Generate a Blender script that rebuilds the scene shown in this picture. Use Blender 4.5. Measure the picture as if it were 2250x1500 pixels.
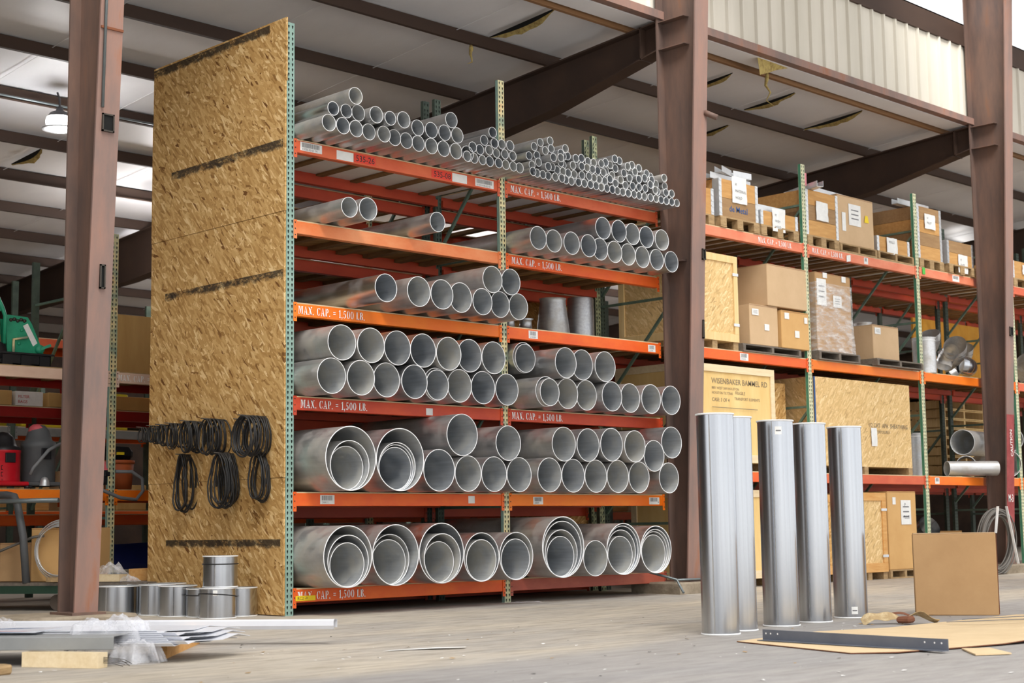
import bpy, math, random
from mathutils import Vector, Matrix, noise
rnd = random.Random(7)
S = bpy.context.scene
for o in list(bpy.data.objects): bpy.data.objects.remove(o)
PI = math.pi
# ---------------------------------------------------------------- camera
cam = bpy.data.cameras.new('camera'); co = bpy.data.objects.new('camera', cam); S.collection.objects.link(co)
cam.sensor_width = 36; cam.lens = 3419.49/2250*36
yaw, pit, rol = 0.78129, 0.11873, -0.01436
co.location = (-8.7112, -11.7421, 0.78)
fw = Vector((math.sin(yaw)*math.cos(pit), math.cos(yaw)*math.cos(pit), math.sin(pit)))
rt = Vector((math.cos(yaw), -math.sin(yaw), 0)); up = rt.cross(fw)
r2 = rt*math.cos(rol)+up*math.sin(rol); u2 = -rt*math.sin(rol)+up*math.cos(rol)
co.rotation_euler = Matrix((r2, u2, -fw)).transposed().to_euler()
cam.clip_end = 300; cam.clip_start = .05
cam.dof.use_dof = True; cam.dof.focus_distance = 14.0; cam.dof.aperture_fstop = 3.2
S.camera = co
# ---------------------------------------------------------------- sky, sun, exposure
S.view_settings.view_transform = 'Standard'; S.view_settings.look = 'None'
S.view_settings.gamma = 1.0; S.view_settings.use_curve_mapping = False
S.view_settings.exposure = 0.82
w = bpy.data.worlds.new('overcast_sky'); S.world = w; w.use_nodes = True
nt = w.node_tree; nt.nodes.clear()
wo = nt.nodes.new('ShaderNodeOutputWorld'); bg = nt.nodes.new('ShaderNodeBackground')
tc = nt.nodes.new('ShaderNodeTexCoord'); sx = nt.nodes.new('ShaderNodeSeparateXYZ'); cr = nt.nodes.new('ShaderNodeValToRGB')
nt.links.new(tc.outputs['Generated'], sx.inputs[0]); nt.links.new(sx.outputs['Z'], cr.inputs[0])
cr.color_ramp.elements[0].position = 0.0; cr.color_ramp.elements[0].color = (.85, .87, .90, 1)
cr.color_ramp.elements[1].position = 0.7; cr.color_ramp.elements[1].color = (.9, .95, 1.0, 1)
e = cr.color_ramp.elements.new(.2); e.color = (1, 1, 1, 1)
nt.links.new(cr.outputs[0], bg.inputs[0]); nt.links.new(bg.outputs[0], wo.inputs[0]); bg.inputs[1].default_value = 1.0
sun = bpy.data.lights.new('cloudy_sun', 'SUN'); sun.energy = 4; sun.angle = math.radians(40); sun.color = (1, .97, .92)
so = bpy.data.objects.new('cloudy_sun', sun); S.collection.objects.link(so)
so.rotation_euler = (Vector((-.35, -.55, .9))).to_track_quat('Z', 'Y').to_euler()
# ---------------------------------------------------------------- materials
MATS = {}
def nmat(name):
    m = bpy.data.materials.new(name); m.use_nodes = True; t = m.node_tree; b = t.nodes['Principled BSDF']; return m, t, b
def N(t, typ, **k):
    n = t.nodes.new(typ)
    for a, v in k.items():
        if a.startswith('i_'):
            key = a[2:]; key = int(key) if key.isdigit() else key.replace('_', ' ')
            n.inputs[key].default_value = v
        else: setattr(n, a, v)
    return n
def ramp(t, fac, stops):
    r = N(t, 'ShaderNodeValToRGB'); el = r.color_ramp.elements
    while len(el) < len(stops): el.new(.5)
    for q, (p, c) in zip(el, stops): q.position = p; q.color = (*c, 1) if len(c) == 3 else c
    t.links.new(fac, r.inputs[0]); return r
def coords(t, scale=(1, 1, 1), rot=(0, 0, 0), kind='Object', loc=(0, 0, 0)):
    c = N(t, 'ShaderNodeTexCoord'); m = N(t, 'ShaderNodeMapping')
    m.inputs['Scale'].default_value = scale; m.inputs['Rotation'].default_value = rot; m.inputs['Location'].default_value = loc
    t.links.new(c.outputs[kind], m.inputs[0]); return m.outputs[0]
def worn(name, c1, c2, scale=6, rough=.55, metal=0, thr=(.45, .62), bump=0.0, spec=.4, stretch=(1, 1, 1), c3=None, rv=.12):
    """two colour noise wear"""
    m, t, b = nmat(name)
    n = N(t, 'ShaderNodeTexNoise', i_Scale=scale, i_Detail=8.0, i_Roughness=.65); t.links.new(coords(t, stretch), n.inputs['Vector'])
    st = [(thr[0], c1), (thr[1], c2)]
    if c3: st.append((min(thr[1]+.12, 1), c3))
    r = ramp(t, n.outputs['Fac'], st); t.links.new(r.outputs[0], b.inputs['Base Color'])
    b.inputs['Metallic'].default_value = metal; b.inputs['Specular IOR Level'].default_value = spec
    mr = N(t, 'ShaderNodeMapRange'); mr.inputs[3].default_value = rough-rv; mr.inputs[4].default_value = rough+rv
    t.links.new(n.outputs['Fac'], mr.inputs[0]); t.links.new(mr.outputs[0], b.inputs['Roughness'])
    if bump:
        bp = N(t, 'ShaderNodeBump', i_Strength=bump, i_Distance=.02); t.links.new(n.outputs['Fac'], bp.inputs['Height']); t.links.new(bp.outputs[0], b.inputs['Normal'])
    MATS[name] = m; return m
def sheet_metal(name, base, rough=.3, dust=(.42, .39, .34), dm=.5, streak=(1, .06, 1), axis_rot=(0, 0, 0)):
    m, t, b = nmat(name); oi = N(t, 'ShaderNodeObjectInfo')
    c = N(t, 'ShaderNodeTexCoord'); mp = N(t, 'ShaderNodeMapping'); mp.inputs['Scale'].default_value = streak
    cmb = N(t, 'ShaderNodeVectorMath', operation='ADD'); sc = N(t, 'ShaderNodeVectorMath', operation='SCALE'); sc.inputs[3].default_value = 20
    t.links.new(oi.outputs['Random'], sc.inputs[0]); t.links.new(c.outputs['Object'], cmb.inputs[0]); t.links.new(sc.outputs[0], cmb.inputs[1])
    t.links.new(cmb.outputs[0], mp.inputs[0])
    n1 = N(t, 'ShaderNodeTexNoise', i_Scale=5.0, i_Detail=6.0, i_Roughness=.6); t.links.new(cmb.outputs[0], n1.inputs['Vector'])
    n2 = N(t, 'ShaderNodeTexNoise', i_Scale=40.0, i_Detail=3.0); t.links.new(mp.outputs[0], n2.inputs['Vector'])
    n3 = N(t, 'ShaderNodeTexNoise', i_Scale=120.0, i_Detail=1.0); t.links.new(c.outputs['Object'], n3.inputs['Vector'])
    d = tuple(x*.82 for x in base)
    r1 = ramp(t, n2.outputs['Fac'], [(.35, d), (.65, base)])
    r2_ = ramp(t, n1.outputs['Fac'], [(.42, (0, 0, 0)), (.68, (1, 1, 1))])
    rr = N(t, 'ShaderNodeMath', operation='MULTIPLY_ADD'); rr.inputs[1].default_value = .5; rr.inputs[2].default_value = dm*.35
    t.links.new(oi.outputs['Random'], rr.inputs[0])
    mu = N(t, 'ShaderNodeMath', operation='MULTIPLY'); t.links.new(r2_.outputs[0], mu.inputs[0]); t.links.new(rr.outputs[0], mu.inputs[1])
    ad = N(t, 'ShaderNodeMath', operation='MULTIPLY_ADD'); ad.inputs[1].default_value = dm*.5; t.links.new(oi.outputs['Random'], ad.inputs[0]); t.links.new(mu.outputs[0], ad.inputs[2])
    mx = N(t, 'ShaderNodeMix', data_type='RGBA'); t.links.new(ad.outputs[0], mx.inputs[0]); t.links.new(r1.outputs[0], mx.inputs[6]); mx.inputs[7].default_value = (*dust, 1)
    t.links.new(mx.outputs[2], b.inputs['Base Color'])
    me = N(t, 'ShaderNodeMapRange'); me.inputs[3].default_value = 1.0; me.inputs[4].default_value = .45; t.links.new(ad.outputs[0], me.inputs[0]); t.links.new(me.outputs[0], b.inputs['Metallic'])
    ro = N(t, 'ShaderNodeMapRange'); ro.inputs[3].default_value = rough; ro.inputs[4].default_value = rough+.35; t.links.new(ad.outputs[0], ro.inputs[0]); t.links.new(ro.outputs[0], b.inputs['Roughness'])
    bp = N(t, 'ShaderNodeBump', i_Strength=.05, i_Distance=.01); t.links.new(n3.outputs['Fac'], bp.inputs['Height']); t.links.new(bp.outputs[0], b.inputs['Normal'])
    MATS[name] = m; return m
def osb(name, tint=(1, 1, 1), bands=None, scale=1.0, con=1.0):
    """strand board: layers of stretched random cells"""
    m, t, b = nmat(name)
    base = None
    tcx = N(t, 'ShaderNodeTexCoord'); sxy = N(t, 'ShaderNodeSeparateXYZ'); t.links.new(tcx.outputs['Object'], sxy.inputs[0])
    adx = N(t, 'ShaderNodeMath', operation='ADD'); t.links.new(sxy.outputs[0], adx.inputs[0]); t.links.new(sxy.outputs[1], adx.inputs[1])
    cxy = N(t, 'ShaderNodeCombineXYZ'); t.links.new(adx.outputs[0], cxy.inputs[0]); t.links.new(sxy.outputs[2], cxy.inputs[1])
    for k, (ang, sc) in enumerate(((.1, (9, 44)), (-.85, (11, 50)), (.7, (10, 56)), (1.45, (14, 60)), (-.35, (12, 44)), (2.3, (13, 60)))):
        rotn = N(t, 'ShaderNodeMapping'); rotn.inputs['Rotation'].default_value = (0, 0, ang); rotn.inputs['Location'].default_value = (k*3.7, k*1.3, 0); t.links.new(cxy.outputs[0], rotn.inputs[0])
        scn = N(t, 'ShaderNodeMapping'); scn.inputs['Scale'].default_value = (sc[0]*scale, sc[1]*scale, 1); t.links.new(rotn.outputs[0], scn.inputs[0]); co_ = scn.outputs[0]
        nz = N(t, 'ShaderNodeTexNoise', i_Scale=1.2); t.links.new(co_, nz.inputs['Vector'])
        v = N(t, 'ShaderNodeTexVoronoi', i_Scale=1.0, voronoi_dimensions='2D'); v.inputs['Randomness'].default_value = 1
        av = N(t, 'ShaderNodeVectorMath', operation='ADD'); t.links.new(co_, av.inputs[0]); t.links.new(nz.outputs['Color'], av.inputs[1]); t.links.new(av.outputs[0], v.inputs['Vector'])
        sp = N(t, 'ShaderNodeSeparateColor'); t.links.new(v.outputs['Color'], sp.inputs[0])
        mid = (.50, .30, .115); L_ = lambda c: tuple(m_+(x-m_)*con for x, m_ in zip(c, mid))
        cr_ = ramp(t, sp.outputs[0], [(0.0, L_((.20, .095, .03))), (.035, L_((.34, .185, .062))), (.16, L_((.43, .245, .085))), (.5, L_((.51, .305, .115))), (.85, L_((.60, .385, .165))), (1, L_((.72, .52, .27)))])
        if base is None: base = cr_.outputs[0]
        else:
            gt = N(t, 'ShaderNodeMath', operation='GREATER_THAN'); gt.inputs[1].default_value = .45; t.links.new(sp.outputs[1], gt.inputs[0])
            mx = N(t, 'ShaderNodeMix', data_type='RGBA'); t.links.new(gt.outputs[0], mx.inputs[0]); t.links.new(base, mx.inputs[6]); t.links.new(cr_.outputs[0], mx.inputs[7]); base = mx.outputs[2]
    tm = N(t, 'ShaderNodeMix', data_type='RGBA', blend_type='MULTIPLY'); tm.inputs[0].default_value = 1; t.links.new(base, tm.inputs[6]); tm.inputs[7].default_value = (*tint, 1); base = tm.outputs[2]
    c = N(t, 'ShaderNodeTexCoord'); sp = N(t, 'ShaderNodeSeparateXYZ'); t.links.new(c.outputs['Object'], sp.inputs[0])
    def math_(op, a, b_, c_=None):
        n = N(t, 'ShaderNodeMath', operation=op)
        for i, x in enumerate((a, b_, c_)):
            if x is None: continue
            if isinstance(x, (int, float)): n.inputs[i].default_value = x
            else: t.links.new(x, n.inputs[i])
        return n.outputs[0]
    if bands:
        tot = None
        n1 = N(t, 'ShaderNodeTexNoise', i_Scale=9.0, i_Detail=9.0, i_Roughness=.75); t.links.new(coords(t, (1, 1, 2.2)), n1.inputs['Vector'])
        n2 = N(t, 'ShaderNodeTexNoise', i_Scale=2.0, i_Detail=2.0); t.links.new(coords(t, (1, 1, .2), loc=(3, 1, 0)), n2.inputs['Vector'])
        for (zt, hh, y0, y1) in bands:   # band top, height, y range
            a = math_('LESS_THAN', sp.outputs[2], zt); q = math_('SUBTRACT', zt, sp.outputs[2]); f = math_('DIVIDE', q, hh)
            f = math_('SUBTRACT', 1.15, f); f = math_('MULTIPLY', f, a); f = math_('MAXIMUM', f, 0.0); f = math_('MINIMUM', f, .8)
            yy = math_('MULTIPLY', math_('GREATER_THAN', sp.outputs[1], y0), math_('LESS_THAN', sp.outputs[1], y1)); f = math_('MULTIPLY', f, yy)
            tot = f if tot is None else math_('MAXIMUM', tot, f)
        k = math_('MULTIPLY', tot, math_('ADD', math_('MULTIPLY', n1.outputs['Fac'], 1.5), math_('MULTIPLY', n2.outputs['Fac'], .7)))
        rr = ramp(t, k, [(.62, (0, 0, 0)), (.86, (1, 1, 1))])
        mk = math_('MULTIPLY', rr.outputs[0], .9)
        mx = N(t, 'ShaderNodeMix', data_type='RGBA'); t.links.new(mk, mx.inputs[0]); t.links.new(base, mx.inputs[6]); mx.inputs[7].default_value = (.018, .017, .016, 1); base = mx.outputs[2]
    t.links.new(base, b.inputs['Base Color']); b.inputs['Roughness'].default_value = .8; b.inputs['Specular IOR Level'].default_value = .2
    MATS[name] = m; return m
def wood(name, c1, c2, scale=3, stretch=(1, 12, 12)):
    return worn(name, c1, c2, scale=scale, rough=.75, thr=(.35, .7), stretch=stretch, spec=.2)
def flat(name, col, rough=.6, metal=0, emit=0, spec=.4, alpha=1, trans=0):
    m, t, b = nmat(name); b.inputs['Base Color'].default_value = (*col, 1); b.inputs['Roughness'].default_value = rough; b.inputs['Metallic'].default_value = metal
    b.inputs['Specular IOR Level'].default_value = spec
    n = N(t, 'ShaderNodeTexNoise', i_Scale=15.0, i_Detail=4.0); t.links.new(coords(t), n.inputs['Vector'])
    mx = N(t, 'ShaderNodeMix', data_type='RGBA', blend_type='MULTIPLY'); mx.inputs[0].default_value = .35; mx.inputs[6].default_value = (*col, 1)
    r = ramp(t, n.outputs['Fac'], [(.3, (.75, .75, .75)), (.7, (1.08, 1.08, 1.08))]); t.links.new(r.outputs[0], mx.inputs[7]); t.links.new(mx.outputs[2], b.inputs['Base Color'])
    if emit: b.inputs['Emission Color'].default_value = (*col, 1); b.inputs['Emission Strength'].default_value = emit
    b.inputs['Alpha'].default_value = alpha; b.inputs['Transmission Weight'].default_value = trans
    MATS[name] = m; return m
def srgb(r, g, b): return tuple(((c/255)/12.92 if c/255 <= .04045 else ((c/255+.055)/1.055)**2.4) for c in (r, g, b))
sheet_metal('galv', (.68, .69, .71), .30, dm=.85, dust=(.47, .44, .40))
sheet_metal('galv_in_skylit', (.70, .74, .79), .5, dm=.9, dust=(.56, .55, .51))  # inside copy of the pipe metal: sky reflection and paler dust in its colour
m, t, b = nmat('duct'); n_ = N(t, 'ShaderNodeTexNoise', i_Scale=26.0, i_Detail=2.0); t.links.new(coords(t, (1, 1, .012)), n_.inputs['Vector'])
r_ = ramp(t, n_.outputs['Fac'], [(.3, (.44, .46, .49)), (.7, (.52, .54, .57))]); t.links.new(r_.outputs[0], b.inputs['Base Color']); b.inputs['Metallic'].default_value = 1; b.inputs['Roughness'].default_value = .24; b.inputs['Anisotropic'].default_value = .4
MATS['duct'] = m
sheet_metal('galv_dark', (.40, .41, .43), .38, dm=.4)
flat('rim', (.92, .93, .94), .4, .15)
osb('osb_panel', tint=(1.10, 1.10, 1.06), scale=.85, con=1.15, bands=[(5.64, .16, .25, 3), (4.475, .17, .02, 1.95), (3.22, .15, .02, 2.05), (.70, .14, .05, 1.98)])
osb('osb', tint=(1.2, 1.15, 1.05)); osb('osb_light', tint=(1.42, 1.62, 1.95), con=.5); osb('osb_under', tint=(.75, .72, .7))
C1 = srgb
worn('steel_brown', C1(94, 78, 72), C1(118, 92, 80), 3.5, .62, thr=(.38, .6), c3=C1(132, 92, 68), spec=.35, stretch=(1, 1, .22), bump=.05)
worn('steel_brown_lit', C1(122, 104, 98), C1(146, 114, 102), 3.2, .6, thr=(.36, .58), c3=C1(150, 98, 70), spec=.35, stretch=(1, 1, .22), bump=.05)  # paler copy of the column steel, light on front faces put into colour
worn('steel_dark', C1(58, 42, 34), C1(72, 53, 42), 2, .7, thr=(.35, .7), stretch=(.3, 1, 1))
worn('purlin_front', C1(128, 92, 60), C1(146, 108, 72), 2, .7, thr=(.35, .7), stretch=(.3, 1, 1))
worn('concrete_pad', C1(126, 114, 98), C1(158, 146, 128), 7, .9, thr=(.35, .65), bump=.5, spec=.1)
worn('ceiling_film', C1(232, 231, 234), C1(244, 243, 245), .9, .5, thr=(.3, .7), spec=.3, stretch=(1, .5, 1))
worn('backwall', C1(60, 46, 38), C1(78, 60, 48), 1.2, .8)
worn('ribbed', C1(196, 190, 176), C1(214, 208, 196), 1.6, .6, thr=(.3, .7), stretch=(1, 1, .15), c3=C1(190, 172, 140))
worn('torn_wool', C1(176, 156, 96), C1(140, 118, 72), 20, .95); flat('hole_dark', (.004, .004, .004), .9)
def beamm(n, a, b_): worn(n, C1(*a), C1(*b_), 3.5, .5, thr=(.4, .7), stretch=(.5, 1, 1), spec=.4)
beamm('beam_red_orange', (206, 88, 52), (222, 112, 70)); beamm('beam_peach', (222, 118, 62), (232, 150, 100)); beamm('beam_orange', (238, 112, 14), (246, 134, 30))
beamm('beam_red', (192, 62, 34), (214, 84, 42)); beamm('beam_orange2', (226, 88, 28), (238, 112, 36)); beamm('beam_dull', (166, 78, 60), (190, 104, 80))
beamm('beam_salmon', (222, 120, 86), (236, 150, 116)); beamm('beam_back', (176, 60, 34), (192, 76, 44)); beamm('beam_deepred', (140, 22, 18), (164, 32, 24)); beamm('beam_pale', (214, 180, 158), (228, 200, 178)); beamm('beam_grey', (120, 120, 118), (140, 140, 138))
worn('post_green', C1(128, 158, 148), C1(150, 178, 166), 8, .5, thr=(.35, .7), c3=C1(200, 204, 180)); worn('post_cream', C1(150, 164, 140), C1(226, 210, 158), 5, .5, thr=(.42, .56), c3=C1(196, 132, 84))
worn('post_dark', C1(58, 70, 62), C1(84, 98, 84), 6, .6, thr=(.4, .7)); worn('post_mix', C1(70, 130, 104), C1(200, 204, 160), 7, .5, thr=(.42, .55)); worn('post_brace', C1(84, 106, 94), C1(112, 134, 118), 6, .6, thr=(.4, .7)); worn('post_pale', C1(176, 186, 156), C1(222, 216, 176), 9, .5, thr=(.4, .6)); worn('post_green2', C1(70, 132, 104), C1(92, 148, 120), 6, .5, thr=(.35, .7)); flat('post_in_shade', (.03, .035, .03), .8)
wood('slat', C1(118, 88, 58), C1(150, 116, 78), 3, (8, 1, 8)); wood('yellow_board', C1(214, 150, 50), C1(228, 172, 76), 2, (2, 2, 1)); worn('yard_bounce', (.62, .60, .56), (.74, .72, .68), 3, .9); worn('post_mix2', C1(110, 122, 100), C1(176, 180, 140), 14, .5, thr=(.42, .55)); worn('red_band', C1(140, 52, 52), C1(158, 70, 68), 5, .6); worn('deck_white', C1(232, 226, 220), C1(240, 236, 232), 2, .6, thr=(.3, .7)); wood('deck_edge', C1(196, 172, 136), C1(214, 192, 156), 3); wood('pine', C1(222, 190, 132), C1(238, 210, 158), 2.2, (9, 9, .7))
wood('pallet_wood', C1(150, 124, 90), C1(190, 160, 118), 4, (2, 8, 8)); wood('pallet_grey', C1(104, 96, 88), C1(128, 118, 106), 4, (2, 8, 8)); wood('crate_orange', C1(188, 140, 84), C1(208, 162, 104), 3, (1, 8, 8)); wood('crate_brown', C1(150, 118, 84), C1(168, 136, 98), 3, (1, 8, 8)); wood('fresh_wood', C1(222, 200, 160), C1(236, 218, 184), 3, (1, 8, 8)); wood('orange_wood', C1(206, 150, 86), C1(222, 176, 116), 3, (1, 8, 8))
worn('ply', C1(222, 186, 120), C1(236, 206, 144), 1.6, .75, thr=(.3, .7), stretch=(3, 3, .6), spec=.2); worn('ply_dark', C1(190, 150, 92), C1(206, 168, 108), 1.6, .8, thr=(.3, .7), stretch=(3, 3, .6), spec=.2)
worn('card', C1(176, 140, 100), C1(190, 154, 112), 2.5, .85, thr=(.3, .7), spec=.15); worn('card_light', C1(196, 166, 130), C1(208, 178, 142), 2.5, .85, thr=(.3, .7), spec=.15); worn('card_tan', C1(204, 160, 104), C1(214, 172, 116), 2.5, .85, thr=(.3, .7), spec=.15)
worn('card_sheet', C1(210, 184, 146), C1(222, 198, 160), 3, .85, thr=(.3, .7), spec=.15); flat('card_edge', C1(126, 80, 58), .9)
flat('paper', (.82, .82, .80), .7); flat('paper_print', (.16, .16, .17), .7); flat('white_paint', (.95, .94, .92), .6); flat('ink', (.03, .03, .03), .7); flat('ink_fade', (.27, .21, .13), .8)
flat('red_tag', C1(226, 66, 48), .6); flat('yellow_tag', C1(238, 206, 30), .6); flat('green_tag', C1(90, 190, 80), .6); flat('blue_tape', C1(40, 84, 140), .5); flat('pink_tag', C1(226, 140, 150), .6)
worn('rubber', (.012, .012, .013), (.03, .028, .027), 9, .45, thr=(.3, .7)); flat('black_plastic', (.012, .012, .014), .4); flat('nail', (.08, .07, .06), .5, .8)
worn('trim_white', C1(206, 208, 216), C1(222, 224, 230), 1.5, .35, thr=(.3, .7), spec=.5); worn('angle_grey', C1(92, 97, 108), C1(104, 108, 118), 4, .4, thr=(.3, .7)); worn('channel_grey', C1(128, 130, 130), C1(146, 148, 148), 2, .45, thr=(.3, .7))
flat('zinc', (.72, .74, .76), .4, .7)
worn('green_machine', C1(30, 140, 104), C1(50, 162, 124), 5, .4, thr=(.35, .7)); flat('green_dark', C1(36, 64, 48), .6); flat('vac_red', C1(196, 26, 40), .35); flat('vac_grey', C1(86, 88, 90), .5); flat('vac_pink', C1(206, 92, 100), .5); flat('bucket_white', C1(196, 190, 172), .5); flat('bucket_orange', C1(190, 96, 48), .6); flat('blue_tarp', C1(14, 28, 84), .5); flat('hose', C1(120, 122, 124), .5); flat('yellow_machine', C1(196, 176, 30), .5)
flat('wheel_rubber', C1(96, 84, 74), .8); flat('cable_grey', C1(112, 108, 102), .6); worn('strap', C1(176, 150, 110), C1(206, 186, 148), 14, .9); flat('rust', C1(120, 70, 44), .8)
flat('lamp_glow', (1, 1, 1), .5, emit=30); flat('lamp_body', (.10, .10, .11), .4, .5); flat('conduit', C1(120, 128, 130), .4, .6)
# plastic film: thin translucent
m, t, b = nmat('film'); b.inputs['Base Color'].default_value = (.86, .87, .92, 1); b.inputs['Roughness'].default_value = .25
tr = N(t, 'ShaderNodeBsdfTransparent'); ms = N(t, 'ShaderNodeMixShader'); nz = N(t, 'ShaderNodeTexNoise', i_Scale=9.0, i_Detail=5.0); t.links.new(coords(t), nz.inputs['Vector'])
rp = ramp(t, nz.outputs['Fac'], [(.3, (.06, .06, .06)), (.75, (.55, .55, .55))]); t.links.new(rp.outputs[0], ms.inputs[0]); t.links.new(tr.outputs[0], ms.inputs[1]); t.links.new(b.outputs[0], ms.inputs[2])
t.links.new(ms.outputs[0], t.nodes['Material Output'].inputs[0]); MATS['film'] = m
m, t, b = nmat('shrink'); b.inputs['Base Color'].default_value = (.9, .9, .9, 1); b.inputs['Roughness'].default_value = .12
tr = N(t, 'ShaderNodeBsdfTransparent'); ms = N(t, 'ShaderNodeMixShader'); nz = N(t, 'ShaderNodeTexNoise', i_Scale=6.0, i_Detail=8.0, i_Roughness=.7); t.links.new(coords(t, (1, 1, 3)), nz.inputs['Vector'])
rp = ramp(t, nz.outputs['Fac'], [(.4, (.08, .08, .08)), (.75, (.7, .7, .7))]); t.links.new(rp.outputs[0], ms.inputs[0]); t.links.new(tr.outputs[0], ms.inputs[1]); t.links.new(b.outputs[0], ms.inputs[2])
t.links.new(ms.outputs[0], t.nodes['Material Output'].inputs[0]); MATS['shrink'] = m
# concrete floor with dust drifts, darker grey lane, sawdust and specks
m, t, b = nmat('floor_concrete')
n1 = N(t, 'ShaderNodeTexNoise', i_Scale=.55, i_Detail=7.0, i_Roughness=.6); t.links.new(coords(t, (.35, 1.2, 1), (0, 0, .78)), n1.inputs['Vector'])
n2 = N(t, 'ShaderNodeTexNoise', i_Scale=7.0, i_Detail=9.0, i_Roughness=.7); t.links.new(coords(t, (.3, 1.4, 1), (0, 0, .78)), n2.inputs['Vector'])
n3 = N(t, 'ShaderNodeTexNoise', i_Scale=38.0, i_Detail=3.0); t.links.new(coords(t), n3.inputs['Vector'])
r1 = ramp(t, n1.outputs['Fac'], [(.36, C1(160, 156, 152)), (.52, C1(184, 175, 162)), (.66, C1(198, 187, 169))])
r2a = ramp(t, n2.outputs['Fac'], [(.36, (.62, .6, .58)), (.55, (1, 1, 1)), (.72, (1.1, 1.1, 1.08))])
mu = N(t, 'ShaderNodeMix', data_type='RGBA', blend_type='MULTIPLY'); mu.inputs[0].default_value = .75; t.links.new(r1.outputs[0], mu.inputs[6]); t.links.new(r2a.outputs[0], mu.inputs[7])
# darker grey lane nearest the viewer
cc = coords(t, (1, 1, 1), (0, 0, 0)); sp = N(t, 'ShaderNodeSeparateXYZ'); t.links.new(cc, sp.inputs[0])
ln = N(t, 'ShaderNodeMath', operation='MULTIPLY_ADD'); ln.inputs[1].default_value = -.1; t.links.new(sp.outputs[0], ln.inputs[0]); t.links.new(sp.outputs[1], ln.inputs[2])
wob = N(t, 'ShaderNodeMath', operation='MULTIPLY_ADD'); wob.inputs[1].default_value = .9; t.links.new(n1.outputs['Fac'], wob.inputs[0]); t.links.new(ln.outputs[0], wob.inputs[2])
rl = ramp(t, wob.outputs[0], [(.0, (1, 1, 1)), (.01, (0, 0, 0))]); rl.color_ramp.elements[0].position = 0
mrn = N(t, 'ShaderNodeMapRange'); mrn.inputs[1].default_value = -4.0; mrn.inputs[2].default_value = -4.45; mrn.inputs[3].default_value = 0; mrn.inputs[4].default_value = .8; t.links.new(wob.outputs[0], mrn.inputs[0])
md = N(t, 'ShaderNodeMix', data_type='RGBA'); t.links.new(mrn.outputs[0], md.inputs[0]); t.links.new(mu.outputs[2], md.inputs[6])
r4 = ramp(t, n2.outputs['Fac'], [(.3, C1(136, 133, 132)), (.7, C1(160, 157, 156))]); t.links.new(r4.outputs[0], md.inputs[7])
rs = ramp(t, n3.outputs['Fac'], [(.70, (0, 0, 0)), (.76, (1, 1, 1))])
mw = N(t, 'ShaderNodeMix', data_type='RGBA'); t.links.new(rs.outputs[0], mw.inputs[0]); t.links.new(md.outputs[2], mw.inputs[6]); mw.inputs[7].default_value = (.62, .58, .5, 1)
t.links.new(mw.outputs[2], b.inputs['Base Color']); b.inputs['Roughness'].default_value = .72; b.inputs['Specular IOR Level'].default_value = .3
bp = N(t, 'ShaderNodeBump', i_Strength=.12, i_Distance=.02); t.links.new(n2.outputs['Fac'], bp.inputs['Height']); t.links.new(bp.outputs[0], b.inputs['Normal'])
MATS['floor_concrete'] = m
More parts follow.
